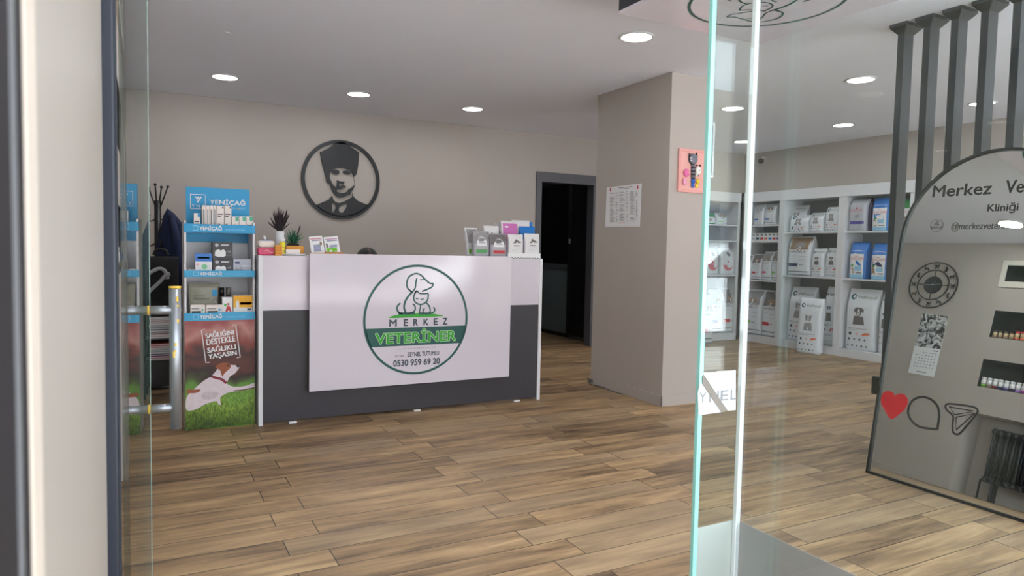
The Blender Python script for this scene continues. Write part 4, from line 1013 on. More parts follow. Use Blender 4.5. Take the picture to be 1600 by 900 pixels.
carton(303, 312.5, 333, .04, Z1, .03, 'short white box with blue corner at the left end of the top shelf', CW, (('r', .6, 1, .8, .98, CYAN), ('r', .1, .8, .5, .56, INK), ('r', .1, .8, .36, .42, GREYI), ('p', [(0, 0), (.9, 0), (.5, .12), (0, .12)], LBLUE)))
for i, (a_, b_) in enumerate(((316, 321.5), (322, 327.5), (328, 333), (333.5, 338.5))):
    carton(a_, b_, 321, .05, Z1, .10, ['first', 'second', 'third', 'fourth'][i]+' from the left of the tall thin boxes with vertical lettering', CW, (('r', .3, .6, .2, .85, GREYI if i % 2 else SLATE), ('r', .05, .95, .02, .12, BLUEI)), 'tall thin boxes on the top shelf of the display stand')
for i, (a_, b_) in enumerate(((339, 349.8), (350.5, 361.5))):
    carton(a_, b_, 321.5, .045, Z1, .04, ('left' if i == 0 else 'right')+' of the two tall boxes with a red corner', CW, (('r', .08, .85, .66, .70, INK), ('r', .08, .6, .58, .62, INK), ('c', .3, .28, .16, GREYI), ('p', [(.4, 0), (1, 0), (1, .2), (.8, .2)], RED), ('r', .75, .95, .9, .97, SLATE)))
for i, (a_, b_) in enumerate(((362.3, 373.3), (373.8, 384.3), (384.8, 395.5))):
    carton(a_, b_, 338, .03, Z1, .05, ['left', 'middle', 'right'][i]+' of the three low boxes with a green corner', CW, (('r', .5, .95, .72, .98, mat('mint_ink', (80, 180, 150), .5)), ('r', .1, .8, .42, .48, INK), ('r', .1, .6, .28, .33, GREYI)), 'low green cornered boxes on the top shelf of the display stand')
carton(305, 331, 396, .04, Z2, .06, 'blue and white box with coloured dots on the middle shelf', WHITEP, (('r', 0, 1, .62, 1, BLUEI), ('r', .15, .85, .76, .84, WHITEP), ('c', .55, .38, .17, mat('mint_print', (130, 200, 150), .5)), ('c', .14, .48, .08, LPINK), ('c', .15, .1, .1, PURPLE), ('c', .85, .15, .05, RED)))
for k, (pt, z, nm) in enumerate(((405, Z2, 'lower black box with a white tooth picture, under its twin'), (378, None, 'upper black box with a white tooth picture, on top of its twin'))):
    fr = Frame((0, SY+.05, 0), (1, 0, 0), (0, 0, 1)); zz = z if z is not None else pick(347, 405, fr)[1]+.0005
    carton(331.7+(0 if k else .5), 363.3+(0 if k else .3), pt, .05, zz, .08, nm, mat('charcoal_box', (52, 50, 56), .4), (('r', .42, .82, .80, .86, WHITEP), ('c', .22, .82, .09, LGREY), ('p', [(.12, .2), (.14, .48), (.3, .58), (.42, .5), (.55, .58), (.66, .46), (.66, .2), (.55, .14), (.25, .14)], WHITEP), ('c', .42, .3, .05, INK), ('r', .75, .92, .4, .5, GREYI), ('r', .65, .95, .22, .25, GREYI)))
carton(364.3, 393, 405, .04, Z2, .07, 'silver grey box with dark leaf picture on the middle shelf', mat('silver_box', (176, 180, 194), .4), (('p', [(.05, .1), (.15, .5), (.3, .35), (.45, .5), (.55, .25), (.5, .05)], FURG), ('r', .1, .35, .72, .84, NAVY), ('r', .5, .9, .55, .6, WHITEP)))
for k, x in enumerate((295.8, 300.8)):
    fr = Frame((0, SY+.05, 0), (1, 0, 0), (0, 0, 1)); a = pick(x, 418, fr)[0]
    t = MB().lathe([(.010, 0), (.011, .002), (.011, .022), (.0001, .022)], INK, n=16).build('small_vial', None, (a, SY+.06, Z2), label=('left' if k == 0 else 'right')+' of the two tiny white capped vials', cat='vial', group='tiny vials on the display stand')
    MB().lathe([(.0115, .022), (.0115, .034), (.0001, .035)], WHITEP, n=16).build('cap', t)
fr = Frame((0, SY+.13, 0), (1, 0, 0), (0, 0, 1)); a, zt = pick(294, 440, fr); b = pick(343, 440, fr)[0]
bag('supplement_pouch', 'large grey green supplement pouch on the lower shelf', 'pouch', None, b-a, zt-Z3-.01, .03, ((a+b)/2, SY+.14, Z3), 0, 'glut', body=KHAKI, n=3, top=.85)
for i, (a_, b_) in enumerate(((297.5, 320.5), (322, 347.5))):
    carton(a_, b_, 476.5, .02, Z3, .05, ('left' if i == 0 else 'right')+' of the two small cream boxes in front of the pouch', CW, (('r', .08, .6, .68, .76, GREYI), ('r', .08, .72, .35, .55, INK), ('c', .82, .62, .08, mat('mint_ink', (80, 180, 150), .5) if i == 0 else CYAN), ('p', [(.8, 0), (1, 0), (1, .5)], KHAKI)))
carton(347.5, 363.5, 464.5, .04, Z3, .05, 'white box with a red teddy bear shape and green foot', WHITEP, (('r', 0, 1, 0, .14, mat('box_green', (60, 150, 90), .5)), ('c', .28, .62, .13, GREEN_L), ('c', .58, .66, .12, RED), ('p', [(.3, .3), (.42, .55), (.7, .58), (.88, .3), (.78, .26), (.6, .38), (.42, .26)], RED), ('r', .15, .5, .12, .2, NAVY)))
carton(364.5, 395.5, 462, .03, Z3, .07, 'yellow and white box with a bone shape on the lower shelf', WHITEP, (('r', 0, 1, .45, 1, mat('warm_yellow_ink', (244, 178, 40), .5)), ('r', .34, .92, .58, .70, RED), ('p', [(.12, .3), (.14, .75), (.26, .78), (.3, .5), (.34, .3), (.22, .22)], WHITEP), ('r', .7, .9, .32, .4, NAVY), ('r', .1, .8, .12, .15, LPINK)))
for k, (x, yb) in enumerate(((346.5, .10), (357.5, .11))):
    fr = Frame((0, SY+yb, 0), (1, 0, 0), (0, 0, 1)); a, zt = pick(x, 449, fr)
    h = zt-Z3; t = MB().lathe([(.018, 0), (.020, .004), (.020, h*.6), (.016, h*.72), (.0001, h*.72)], mat('dark_bottle', (52, 50, 50), .3), n=18).build('medicine_bottle', None, (a, SY+yb+.02, Z3), label=('left' if k == 0 else 'right')+' of the two dark bottles behind the teddy box', cat='bottle', group='dark bottles on the display stand')
    MB().lathe([(.017, h*.72), (.017, h*.99), (.0001, h)], mat('grey_cap', (110, 108, 104), .4) if k else BLACKP, n=18).build('cap', t)

# ================================================================== LEFT REAR: coat stand, coat, chair, magazines, camera
CY = 6.45
cs = empty('coat_stand', (.12, CY, 0), label='black metal coat stand in the left rear corner', cat='coat stand')
MB().tube([(0, 0, .02), (0, 0, 1.535)], .026, BLACK, 18).build('pole', cs)
MB().lathe([(.17, 0), (.17, .012), (.15, .02), (.0001, .022)], BLACK, n=32).build('base', cs)
for (x, y, z) in ((.075, -.03, 1.65), (-.018, -.05, 1.66), (-.065, .03, 1.64), (.03, .07, 1.65)):
    u = MB().tube(smooth([(0, 0, 1.45), (x*.35, y*.35, 1.50), (x, y, z)], n=4), .006, BLACK, 8).build('prong', cs)
    MB().sphere((x, y, z), .012, BLACK, n=12).build('prong_knob', u)
for (x, y, z0) in ((.08, -.02, 1.40), (-.06, -.045, 1.40), (.07, .05, 1.20), (-.065, -.03, 1.20), (.02, -.08, 1.19)):
    u = MB().tube(smooth([(0, 0, z0), (x*.7, y*.7, z0-.035), (x, y, z0-.03), (x*1.05, y*1.05, z0+.01)], n=4), .006, BLACK, 8).build('hook', cs)
    MB().sphere((x*1.05, y*1.05, z0+.012), .010, BLACK, n=12).build('prong_knob', u)
NAVYC = mat('navy_cloth', (30, 42, 78), .85, var=.15, vscale=30, bump=.3, bscale=90)
def coat():
    vs = []; fs = []; NR, NA = 26, 40
    for i in range(NR+1):
        t = i/NR; z = 1.45-t*.82
        hw_ = .045+.085*min(1, t*1.4)**.8+.02*t; dp = .035+.03*min(1, t*2); xo = .01+.075*t
        if t < .06: hw_ *= .55+t*7; dp *= .6+t*6
        for k in range(NA):
            a = 2*PI*k/NA; f_ = 1+.22*math.sin(a*6+t*3)*min(1, t*3)+.09*math.sin(a*11-t*5)
            vs.append((xo+hw_*math.cos(a)*f_, dp*math.sin(a)*f_, z-.02*math.cos(a)*(1-t)))
    for i in range(NR):
        for k in range(NA): j = (k+1) % NA; fs.append((i*NA+k, (i+1)*NA+k, (i+1)*NA+j, i*NA+j))
    fs.append(tuple(range(NA))); fs.append(tuple(NR*NA+k for k in range(NA))[::-1])
    return MB().add(vs, fs, NAVYC, True)
co = coat().build('coat', None, (.205, CY-.06, 0), label='navy blue jacket hanging from the black coat stand', cat='jacket')
mb = MB(); mb.tube([(.02, -.055, 1.40), (.05, -.10, 1.2), (.07, -.10, .95), (.075, -.095, .80)], [.02, .034, .034, .028], NAVYC, 12); mb.build('sleeve', co)
mb = MB(); mb.tube([(.0, -.03, 1.41), (.035, -.05, 1.36), (.06, -.03, 1.33)], [.025, .03, .02], mat('darker_navy_cloth', (22, 30, 58), .9), 10); mb.build('hood', co)
mg = empty('magazine_rack', (.145, 5.99, 0), label='low black rack holding piles of magazines near the coat stand', cat='rack')
for z in (.30, .465, .665): MB().box(-.15, .15, -.11, .13, z-.012, z, BLACKP, .003).build('rack_shelf', mg)
MB().box(-.13, .13, -.09, .11, .10, .288, BLACKP, .004).build('rack_base_box', mg)
MB().box(-.15, .15, .12, .13, .30, .65, BLACKP, .002).build('rack_back', mg)
for sx in (-1, 1):
    for sy in (-.10, .12): MB().box(sx*.142-.008, sx*.142+.008, sy-.008, sy+.008, 0, .653, BLACKP, .002).build('rack_post', mg)
bk = bag('backpack', 'black backpack with pale grey strap loops, sitting on the magazine rack', 'bag', None, .25, .42, .20, (.130, 5.99, .6655), 0, 'none', body=mat('black_nylon', (15, 15, 18), .75, bump=.4, bscale=60), n=3.2, top=.55, blunt=.35)
bf = Frame((0, 5.86, 0), (1, 0, 0), (0, 0, 1)); STR_ = mat('pale_grey_webbing', (168, 168, 174), .6)
for pts in ([(222, 438), (232, 428), (247, 420), (256, 422), (260, 429), (262, 436)], [(222, 468), (232, 457), (250, 440), (258, 431), (266, 428)]):
    P3 = [pick(*p_, bf) for p_ in smooth(pts, n=4)]
    MB().tube([(a_-.130, 5.86-5.99, b_-.6655) for a_, b_ in P3], .014, STR_, 8).build('strap', bk)
MB().tube(smooth([(-.05, 0, .43), (-.03, 0, .47), (.03, 0, .47), (.05, 0, .43)], n=4), .009, BLACKP, 8).build('carry_handle', bk)
pile_cols = [WHITEP, PINK, LGREY, mat('dark_cover', (44, 40, 48), .4), LPINK, mat('salmon_cover', (214, 120, 110), .4), WHITEP, LGREY, MAG]
labs = {}
i = 0
for z, n_, where in ((.30, 8, 'lower'), (.465, 10, 'upper')):
    zz = z
    for k in range(n_):
        th = random.uniform(.013, .0175); i += 1; m = pile_cols[(i*4) % len(pile_cols)]
        cname = m.name.replace('_', ' ').replace(' ink', '').replace(' print', '')
        o = MB().box(-.105, .105, -.10, .10, 0, th, m, .002).build('magazine', None, (.135+random.uniform(-.012, .012), 5.985+random.uniform(-.01, .01), zz), random.uniform(-.08, .08),
            label='%s magazine, %s in the %s pile of the black rack' % (cname, ['lowest', 'second up', 'third up', 'fourth up', 'fifth up', 'sixth up', 'seventh up', 'eighth up', 'ninth up', 'tenth up'][k], where), cat='magazine', group='magazines in the black rack')
        MB().box(-.103, .103, -.1015, -.0995, .003, th-.004, WHITEP).build('pages', o); zz += th+.0005
dm = empty('security_camera', (.035, 7.12, H), label='small black dome camera on the ceiling in the left rear corner', cat='camera')
MB().lathe([(.03, 0), (.03, -.015), (.024, -.018), (.0001, -.018)][::-1], BLACKP, n=20).build('mount', dm)
MB().sphere((0, 0, -.035), .03, BLACKP).build('camera_body', dm)
dm = empty('security_camera', (7.28, 6.72, H-.10), label='small black camera on a white bracket under the ceiling in the right rear corner', cat='camera')
MB().tube([(0.105, 0, .02), (0.03, 0, .02), (0, 0, 0)], .010, WHITE, 10).build('bracket', dm)
MB().sphere((0, 0, -.03), .035, BLACKP).build('camera_body', dm)
mb = MB(); mb.tube([(-.02, -.01, -.004), (.02, .008, -.010)], .004, WHITE, 8); mb.tube([(-.012, .012, -.004), (.012, -.014, -.010)], .004, WHITE, 8); mb.tube([(0, 0, 0), (0, 0, -.008)], .006, WHITE, 8)
a = pick(357, 50, Frame((0, 0, H), (1, 0, 0), (0, -1, 0))); mb.build('ceiling_hook', None, (a[0], -a[1], H), label='tiny white crossed hook on the ceiling above the coat stand', cat='hook')

# ================================================================== ROUND PORTRAIT
PR = Frame((1.815, 7.2, 1.867), (1, 0, 0), (0, 0, 1)); PRp = Frame((1.815, 7.18, 1.867), (1, 0, 0), (0, 0, 1))
def P(x, y): return pick(390+x/4.0926, 200+y/4.0926, PRp)
PB = mat('matt_black_cutout', (20, 22, 27), .45)
pr = empty('wall_portrait', (1.815, 7.2, 1.867), label='round black cutout wall portrait of a man in a tall fur hat', cat='wall art')
LP_ = Frame((0, 0, 0), (1, 0, 0), (0, 0, 1))
R_o = .403
MB().prism([circ(0, 0, R_o, 96), circ(0, 0, R_o-.037, 96)], LP_, .014, .024, PB).build('ring', pr)
mb = MB()
hat = [(450, 155), (500, 132), (530, 112), (545, 96), (575, 90), (605, 92), (635, 112), (665, 132), (700, 158), (698, 210), (690, 265), (683, 298), (668, 312), (662, 290), (640, 268), (600, 256), (560, 256), (535, 265), (514, 288), (513, 320), (522, 340), (533, 362), (548, 376), (575, 372), (598, 366), (617, 374), (612, 384), (590, 378), (600, 392), (575, 396), (560, 392), (556, 405), (575, 414), (600, 416), (622, 408), (632, 392), (655, 380), (673, 362), (666, 385), (655, 402), (646, 420), (625, 432), (600, 441), (575, 448), (550, 432), (528, 400), (517, 365), (508, 350), (492, 347), (489, 315), (481, 288), (468, 238)]
mb.prism([P(*p_) for p_ in hat], LP_, .012, .024, PB)
for sh in ([(523, 272), (550, 266), (574, 274), (574, 292), (556, 299), (532, 290)], [(595, 276), (625, 271), (648, 281), (642, 298), (618, 297), (598, 287)], [(556, 333), (580, 341), (608, 342), (606, 352), (597, 362), (580, 352), (562, 350)], [(560, 350), (570, 352), (575, 372), (556, 376)]):
    mb.prism([P(*p_) for p_ in sh], LP_, .012, .024, PB)
mb.stroke([P(655, 285), P(665, 315), P(668, 335), P(672, 362)], .004, LP_, .024, PB)
arc = []
c0, c1 = P(425, 492), P(757, 492)
a0 = math.atan2(c0[1], c0[0]); a1 = math.atan2(c1[1], c1[0])
if a0 > 0: a0 -= 2*PI
for i in range(17): a_ = a1+(a0-a1)*i/16; arc.append((.375*math.cos(a_), .375*math.sin(a_)))
coat_ = [P(*p_) for p_ in ((425, 492), (480, 470), (508, 458), (528, 432), (534, 455), (548, 472), (572, 480), (605, 470), (632, 455), (655, 442), (658, 415), (664, 438), (690, 465), (725, 480), (757, 492))]
mb.prism([coat_+arc, [P(*p_) for p_ in smooth([(528, 482), (548, 490), (552, 505), (545, 525), (532, 538), (528, 515)], True, 2)], [P(*p_) for p_ in smooth([(570, 520), (580, 498), (627, 485), (618, 510), (605, 530), (592, 543), (575, 536)], True, 2)]], LP_, .012, .024, PB)
mb.build('portrait_cutout', pr)
mb = MB()
for a_ in (.6, 2.5, 3.8, 5.6): mb.tube([(.385*math.cos(a_), 0, .385*math.sin(a_)), (.385*math.cos(a_), -.015, .385*math.sin(a_))], .008, PB, 10)
mb.build('standoff', pr)

# ================================================================== PAPER SHEET AND PINK PICTURE ON THE PILLAR
PY = Frame((3.553, 0, 0), (0, -1, 0), (0, 0, 1))
q = [pick(*p_, PY) for p_ in ((948, 293), (1002.5, 286.5), (999.5, 354), (945.5, 354))]
yc = sum(p_[0] for p_ in q)/4; zc = sum(p_[1] for p_ in q)/4
pa = MB().prism([(a-yc, b-zc) for a, b in q], Frame((0, 0, 0), (0, -1, 0), (0, 0, 1)), .0005, .002, WHITEP).build('price_list', None, (3.5555, -yc, zc), label='white printed price list taped to the side of the pillar', cat='paper sheet')
mb = MB(); F3 = Frame((-.002, 0, 0), (0, -1, 0), (0, 0, 1))
def S(x, y): a, b = pick(940+x/11.25, 280+y/11.25, PY); return (a-yc, b-zc)
random.seed(11)
for r_ in range(40):
    for (c0_, c1_) in ((145, 225), (245, 290), (310, 405), (430, 465), (500, 580), (600, 640)):
        y = 245+r_*13; dy = -(c0_-145)*.09
        if random.random() < .82 and y < 770: a, b = S(c0_+random.uniform(0, 6), y+dy), S(c1_-random.uniform(0, 30), y+dy); mb.rect(a[0], b[0], a[1]-.0016, a[1]+.0012, F3, .0006, GREYI)
for x in (235, 300, 415, 480, 590): a, b = S(x, 235), S(x, 770); mb.rect(a[0]-.0008, a[0]+.0008, b[1], a[1], F3, .0006, GREYI)
a, b = S(300, 152), S(540, 140); mb.rect(a[0], b[0], a[1]-.004, a[1], F3, .0006, INK); a, b = S(310, 175), S(480, 165); mb.rect(a[0], b[0], a[1]-.003, a[1], F3, .0006, INK)
a, b = S(290, 770), S(405, 755); mb.rect(a[0], b[0], a[1]-.004, a[1]+.004, F3, .0008, LPINK)
for x, y in ((153, 185), (636, 142)): a = S(x, y); mb.prism(circ(*a, .007, 16, .017), F3, 0, .001, RED)
mb.build('printed_front', pa)
PXF = Frame((0, 4.166, 0), (1, 0, 0), (0, 0, 1))
q = [pick(*p_, PXF) for p_ in ((1062.5, 231.5), (1102, 236), (1100, 302), (1059.5, 299.5))]
x0, x1 = q[0][0]-.01, 3.92; z0, z1 = q[3][1], q[0][1]
pk = empty('pink_picture', ((x0+x1)/2, 4.176, (z0+z1)/2), label='pink relief picture with striped cat and small coloured animals on the pillar front', cat='picture'); w = (x1-x0)/2; h = (z1-z0)/2
PKB = mat('salmon_board', (226, 160, 154), .6)
MB().prism([[(-w, -h), (w, -h), (w, h), (-w, h)], [(-w+.02, -h+.02), (w-.02, -h+.02), (w-.02, h-.02), (-w+.02, h-.02)]], LP_, .002, .016, PKB).build('picture_frame', pk)
MB().box(-w+.018, w-.018, -.010, -.001, -h+.018, h-.018, mat('salmon_panel', (232, 172, 164), .6), 0).build('backing', pk)
def K(x, y): a, b = pick(1050+x/10, 220+y/10, PXF); return (a-(x0+x1)/2, -.020, b-(z0+z1)/2)
CG = mat('grey_clay', (116, 118, 132), .5); CK = mat('dark_clay', (42, 40, 46), .5); CP = mat('pink_clay', (228, 110, 168), .5); CW_ = mat('white_clay', (232, 232, 226), .5); CB = mat('blue_clay', (20, 92, 186), .5); CYY = mat('yellow_clay', (230, 208, 30), .5)
mb = MB(); mb.sphere(K(325, 285), .040, CG, 1, .35, 1); mb.sphere((K(318, 290)[0], -.013, K(318, 290)[2]), .044, CK, 1, .2, 1)
for (a_, b_) in ((265, 215), (375, 212)): p_ = K(a_, b_); mb.prism([(p_[0]-.007, p_[2]-.018), (p_[0]+.009, p_[2]-.018), (p_[0], p_[2]+.012)], LP_, .010, .022, CK)
for k in range(8): p_ = K(320, 390+k*28); mb.box(p_[0]-.019, p_[0]+.019, -.026, -.010, p_[2]-.006, p_[2]+.006, CK if k % 2 else CG, .004)
for k in range(3): p_ = K(275, 265+k*22); mb.box(p_[0]-.012, p_[0]+.006, -.034, -.028, p_[2]-.002, p_[2]+.002, WHITEP)
p_ = K(340, 270); mb.sphere((p_[0], -.033, p_[2]), .005, CK, 1, .5, .6, 8)
mb.build('striped_cat', pk)
mb = MB(); mb.sphere(K(400, 470), .030, CW_, .95, .4, 1.1); mb.sphere(K(425, 390), .008, CK); mb.sphere(K(375, 385), .007, CK); p_ = K(400, 465); mb.sphere((p_[0], -.033, p_[2]), .004, CK, n=8); mb.sphere(K(370, 535), .010, CW_); mb.sphere(K(395, 545), .006, CK); mb.build('white_animal', pk)
mb = MB(); mb.sphere(K(215, 505), .029, CP, 1.05, .4, 1.1); mb.sphere(K(185, 640), .022, mat('pale_pink_clay', (236, 160, 190), .5), .9, .35, 1.3); p_ = K(235, 500); mb.sphere((p_[0], -.033, p_[2]), .008, LPINK, 1, .5, 1); mb.build('pink_animal', pk)
mb = MB(); mb.sphere(K(315, 635), .020, CB, 1, .5, 1.05); mb.sphere(K(310, 700), .016, CB, .9, .4, 1.2); mb.build('blue_animal', pk)
mb = MB(); mb.sphere(K(390, 635), .017, CYY, 1, .5, 1.2); mb.sphere(K(375, 705), .014, CYY, 1.1, .4, 1.1); mb.build('yellow_animal', pk)
# cable at the foot of the pillar
mb = MB(); mb.tube(smooth([(3.536, 5.16, .06), (3.536, 5.13, .006), (3.538, 4.95, .012), (3.536, 4.8, .005), (3.537, 4.65, .005)], n=6), .004, mat('grey_cable', (110, 106, 100), .6), 8)
mb.box(3.53, 3.55, 5.10, 5.14, .02, .05, mat('grey_clip', (90, 88, 84), .6), .003)
mb.build('cable', None, label='thin grey cable lying along the foot of the pillar', cat='cable')

# ================================================================== HANGING LOGO BOX
hb = empty('hanging_sign', (2.425, 2.245, 2.30), label='square hanging logo box under the ceiling with dark sides and white underside', cat='sign')
b_ = .457
MB().box(-b_, b_, -b_, b_, .012, H-2.30, mat('dark_sign_side', (44, 46, 54), .5), .001).build('sign_frame', hb)
un = MB().box(-b_, b_, -b_, b_, 0, .012, WHITEG).build('underside', hb)
mb = MB(); logo(mb, Frame((.0, .0, 0), (-.78, .62, 0), (.62, .78, 0)), .335, .0012, plain=True); mb.build('logo_print', un)

# ================================================================== BLACK COLUMNS
COLB = mat('black_column_paint', (32, 35, 40), .30, coat=.8)
ords = ['first and farthest', 'second farthest', 'third, middle', 'fourth farthest', 'fifth and nearest']
yc_ = [2.625, 2.472, 2.318, 2.163, 2.008]
for i in range(5):
    t = empty('slat_column', (3.99, yc_[i], 0), label='%s of the five slim black ceiling columns behind the arched mirror' % ords[i], cat='column', group='slim black columns behind the mirror')
    MB().box(-.045, .045, -.02, .02, .012, H-.055, COLB, .002).build('shaft', t)
    for zz, up in ((H, 1), (0, 0)):
        mb = MB(); a0_, a1_, hh = .046, .075, .055
        vs = []
        for (e, z) in ((0, H-.058 if up else .058), (1, H-.020 if up else .020), (1, H if up else 0)):
            sx, sy = (.045+.032*e, .021+.032*e)
            vs += [(-sx, -sy, z), (sx, -sy, z), (sx, sy, z), (-sx, sy, z)]
        fs = [(a_+k, a_+(k+1) % 4, a_+4+(k+1) % 4, a_+4+k) for a_ in (0, 4) for k in range(4)]+[(8, 9, 10, 11), (3, 2, 1, 0)]
        if not up: fs = [f[::-1] for f in fs]
        mb.add(vs, fs, COLB).build('cap' if up else 'foot', t)

# ================================================================== ARCHED MIRROR
s_ = .153
MF = Frame((3.544, 1.97, 0), (0, -1, 0), (s_, 0, 1))
mr = empty('arched_mirror', (3.544, 1.97, 0), label='large arched black-framed selfie mirror leaning on the columns, with lettering and icons', cat='mirror')
ML = Frame((0, 0, 0), (0, -1, 0), (s_, 0, 1))
def arch(r, b, n=40): return [(-r, b), (r, b)]+[(r*math.cos(PI*i/n), 1.31+r*math.sin(PI*i/n)) for i in range(n+1)]
RM = .463
MB().prism([arch(RM, .0), arch(RM-.014, .014)], ML, -.022, .006, mat('mirror_frame_black', (20, 22, 25), .35)).build('mirror_frame', mr)
MB().prism(arch(RM-.012, .012), ML, -.016, -.004, mat('mirror_silver', (238, 239, 236), .0, metal=1)).build('mirror_glass', mr)
STB = mat('black_vinyl', (24, 24, 26), .4); STR = mat('red_vinyl', (206, 18, 34), .35)
MD = -.003
def Q(x, y): return pick(x, y, MF)
mb = MB()
def mtxt(s, px0, pyb, px1, pyt, rep=1):
    a = Q(px0, pyb); b = Q(px1, pyt); 
    mb.text(s, a[0], b[0], a[1], b[1], ML, MD, STB, .02)
b1_ = Q(1456, 308); t1 = Q(1462, 290); e1 = Q(1547, 307); v1 = Q(1569, 306)
hgt = t1[1]-b1_[1]
mb.text('Merkez', b1_[0], e1[0], b1_[1], b1_[1]+hgt, ML, MD, STB, .02)
mb.text('Veteriner', v1[0], v1[0]+.30, b1_[1], b1_[1]+hgt*1.02, ML, MD, STB, .02)
k0 = Q(1542, 329); k1 = Q(1589, 333); kh = Q(1565, 317)[1]-Q(1565, 333)[1]
mb.text('Klini\u011fi', k0[0], k1[0], Q(1565, 333)[1], Q(1565, 317)[1], ML, MD, STB, .02)
m0 = Q(1485, 360); m1 = Q(1600, 360)
mb.text('@merkezveteriner', m0[0], m0[0]+.305, Q(1540, 361)[1], Q(1540, 346)[1], ML, MD, STB)
mb.build('lettering', mr)
mb = MB(); c_ = Q(1463, 352); logo(mb, ML.at(c_[0], c_[1]), .034, MD, STB, STB, STB, False, WHITEP); mb.build('logo_print', mr)
def C3(x, y): return Q(1340+x/2.727, 500+y/2.727)
mb = MB(); hp_ = [(140, 422), (112, 380), (98, 350), (102, 318), (122, 303), (145, 307), (158, 322), (175, 313), (198, 318), (212, 342), (205, 372), (180, 398)]
mb.prism([C3(*p_) for p_ in smooth(hp_, True, 4)], ML, MD-.001, MD, STR); mb.build('heart_sticker', mr)
mb = MB(); bub = smooth([(338, 465), (300, 462), (255, 452), (222, 420), (213, 385), (230, 345), (268, 328), (310, 338), (340, 370), (346, 410)], False, 4)+[(338, 465)]
mb.stroke([C3(*p_) for p_ in bub], .0115, ML, MD, STB); mb.stroke([C3(346, 408), C3(342, 440), C3(337, 467)], .0115, ML, MD, STB); mb.build('comment_sticker', mr)
mb = MB()
def ring_(pts, wd): mb.stroke([C3(*p_) for p_ in pts], wd, ML, MD, STB, closed=True)
ring_(smooth([(385, 357), (440, 362), (495, 372), (510, 390), (485, 425), (445, 472), (425, 487), (405, 478), (403, 440), (405, 410), (380, 385), (372, 368)], True, 3), .0095)
ring_([(388, 370), (492, 388), (412, 404)], .0068); ring_([(418, 414), (497, 398), (418, 468)], .0068)
mb.build('share_sticker', mr)
mb = MB(); mb.box(-.0, .06, .455, .475, .43, .52, BLACKP, .004)
MB().box(.06, .10, .452, .50, .43, .53, BLACKP, .006).build('support_bracket', mr)

# ================================================================== LEFT WALL GOODS (seen in the mirror)
ck = empty('wall_clock', (XL, 4.555, 2.075), label='large round black openwork wall clock, reflected in the arched mirror', cat='clock')
CKF = Frame((0, 0, 0), (0, 1, 0), (0, 0, 1)); CR = .262
mb = MB()
mb.prism([circ(0, 0, CR, 72), circ(0, 0, CR-.012, 72)], CKF, .01, .018, PB); mb.prism([circ(0, 0, CR*.66, 60), circ(0, 0, CR*.66-.010, 60)], CKF, .01, .018, PB)
mb.prism(circ(0, 0, CR*.37, 40), CKF, .01, .018, PB)
for k in range(4):
    a_ = k*PI/2; mb.stroke([(CR*.36*math.cos(a_), CR*.36*math.sin(a_)), (CR*.66*math.cos(a_), CR*.66*math.sin(a_))], .010, CKF, .016, PB)
mb.build('dial', ck)
mb = MB(); CATS = [[(-.6, -1), (-.6, .2), (-.9, .8), (-.2, .5), (.3, .3), (.9, .9), (.5, -.1), (.6, -1), (.2, -.3), (-.2, -.3)], [(-.9, -.2), (-.4, .3), (.4, .3), (.9, 1), (.7, 0), (.8, -1), (.4, -.3), (-.4, -.3), (-.6, -1)], [(-.2, -1), (-.5, 0), (-.1, .9), (.4, .8), (.2, .2), (.6, -1)]]
for k in range(12):
    a_ = k*PI/6; cx, cz = CR*.81*math.sin(a_), CR*.81*math.cos(a_); sh = CATS[k % 3]; s2 = .030
    mb.prism([(cx+x*s2*(1 if k % 2 else -1), cz+z*s2) for x, z in sh], CKF, .011, .017, PB)
mb.build('animal_figures', ck)
mb = MB(); mb.stroke([(-.02, 0), (.09, -.005)], .006, CKF, .024, STEEL); mb.stroke([(.02, -.002), (-.085, .012)], .005, CKF, .026, STEEL); mb.prism(circ(0, 0, .01, 16), CKF, .018, .028, STEEL); mb.stroke([(0, 0), (-.03, .05)], .003, CKF, .027, STEEL); mb.build('hands', ck)
ca = empty('wall_calendar', (XL, 4.46, 1.42), label='wall calendar with black and white photograph, reflected in the mirror', cat='calendar')
MB().box(.001, .004, -.14, .14, -.34, .33, WHITEP).build('sheet', ca)
mb = MB(); mb.rect(-.139, .139, -.04, .329, CKF, .0048, blotch('black_and_white_photo_print', 17)); mb.build('photo_print', ca)
mb = MB()
for r_ in range(6):
    for c_ in range(7):
        if r_ == 0 and c_ < 2: continue
        mb.rect(.10-c_*.033-.014, .10-c_*.033, -.10-r_*.032, -.10-r_*.032+.009, CKF, .0052, GREYI)
mb.rect(-.12, -.06, -.07, -.062, CKF, .0052, INK); mb.rect(-.05, .05, -.315, -.305, CKF, .0052, GREYI); mb.build('printed_dates', ca)
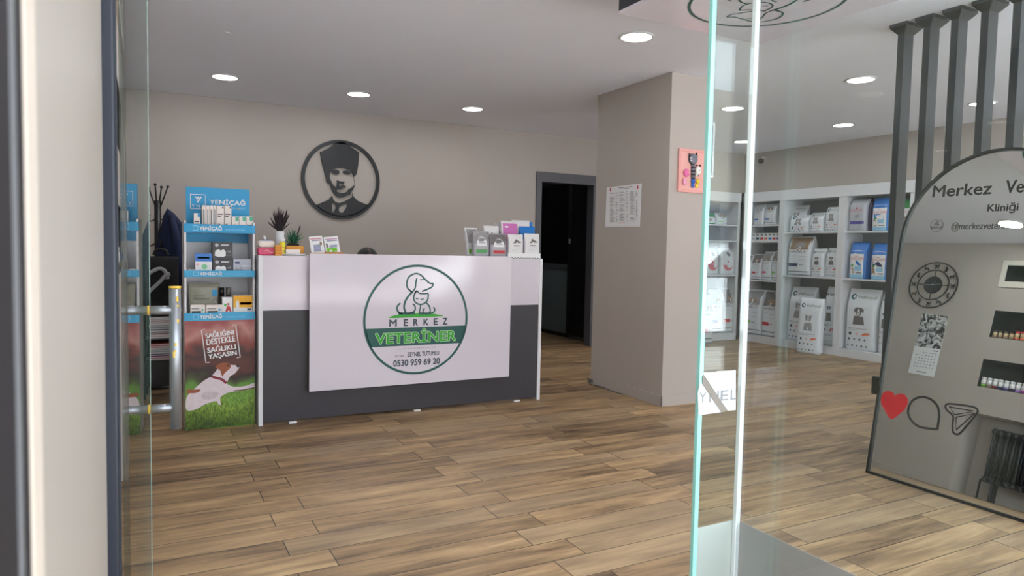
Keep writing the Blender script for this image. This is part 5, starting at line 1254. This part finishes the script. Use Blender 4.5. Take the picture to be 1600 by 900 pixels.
# radiator in the recess
rd = empty('radiator', (XL-.16, 3.72, 0), label='old dark sectional radiator in the wall recess, reflected in the mirror', cat='radiator')
RB = mat('dark_radiator_iron', (38, 40, 42), .35)
for k in range(14):
    y = -.03-k*.062; mb = MB()
    for xx_ in (-.06, 0, .06): mb.tube([(xx_, y, .20), (xx_, y, .66)], .013, RB, 8)
    mb.box(-.078, .078, y-.024, y+.024, .17, .225, RB, .018); mb.box(-.078, .078, y-.024, y+.024, .64, .70, RB, .022)
    mb.build('section', rd)
MB().tube([(0, .0, .19), (0, -.86, .19)], .018, RB, 10).build('header_pipe', rd)
MB().tube([(0, .02, .67), (0, -.02, .67)], .016, RB, 10).tube([(0, .03, 0), (0, .03, .19), (0, -.02, .19)], .010, RB, 8).build('valve', rd)
for y in (-.10, -.75): MB().box(-.05, .05, y-.012, y+.012, 0, .18, RB, .004).build('foot', rd)
# jars in the niches
random.seed(3)
def jar(y, z, r, h, mb_, ml, mc, name, label, group, mlab=None):
    t = MB().lathe([(r*.9, 0), (r, .004), (r, h*.72), (r*.85, h*.78), (.0001, h*.78)], mb_, n=20).build(name, None, (XL-.035, y, z), label=label, cat='jar', group=group)
    MB().lathe([(r*.92, h*.78), (r*.92, h), (.0001, h)], ml, n=20).build('lid', t)
    MB().lathe([(r*1.012, h*.02), (r*1.012, h*.28)], mc, n=20).lathe([(r*1.012, h*.30), (r*1.012, h*.70)], mlab or WHITEP, n=20).build('wrapper', t)
cc = [('green', LIMEI), ('brown', FURB), ('dark red', mat('dark_red_ink', (120, 30, 40), .5)), ('navy', NAVY), ('violet', PURPLE), ('deep violet', DPURPLE), ('lilac', mat('lilac_ink', (170, 130, 210), .5)), ('purple', MAG), ('blue violet', PURPLE), ('pale lilac', mat('lilac_ink', (170, 130, 210), .5)), ('violet white', PURPLE)]
for i, (cn, cm) in enumerate(cc):
    jar(3.855-i*.0515, 1.070, .0225, .098, WHITEP, WHITEP, cm, 'supplement_jar', 'white capped jar with %s foot band, %s from the left' % (cn, ['first', 'second', 'third', 'fourth', 'fifth', 'sixth', 'seventh', 'eighth', 'ninth', 'tenth', 'eleventh'][i]), 'white jars in the lower wall niche')
for i in range(9):
    red = i > 3
    jar(3.855-i*.050, 1.577, .020 if i != 1 else .018, .075 if not red else .088, mat('amber_jar', (190, 150, 110), .3), RED if red else BLACKP, FURB if not red else ORANGE, 'food_jar', '%s lidded small jar, %s from the left in the upper niche' % ('red' if red else 'dark', ['first', 'second', 'third', 'fourth', 'fifth', 'sixth', 'seventh', 'eighth', 'ninth'][i]), 'small jars in the upper wall niche', mat('jar_label_tan', (206, 180, 140), .5))
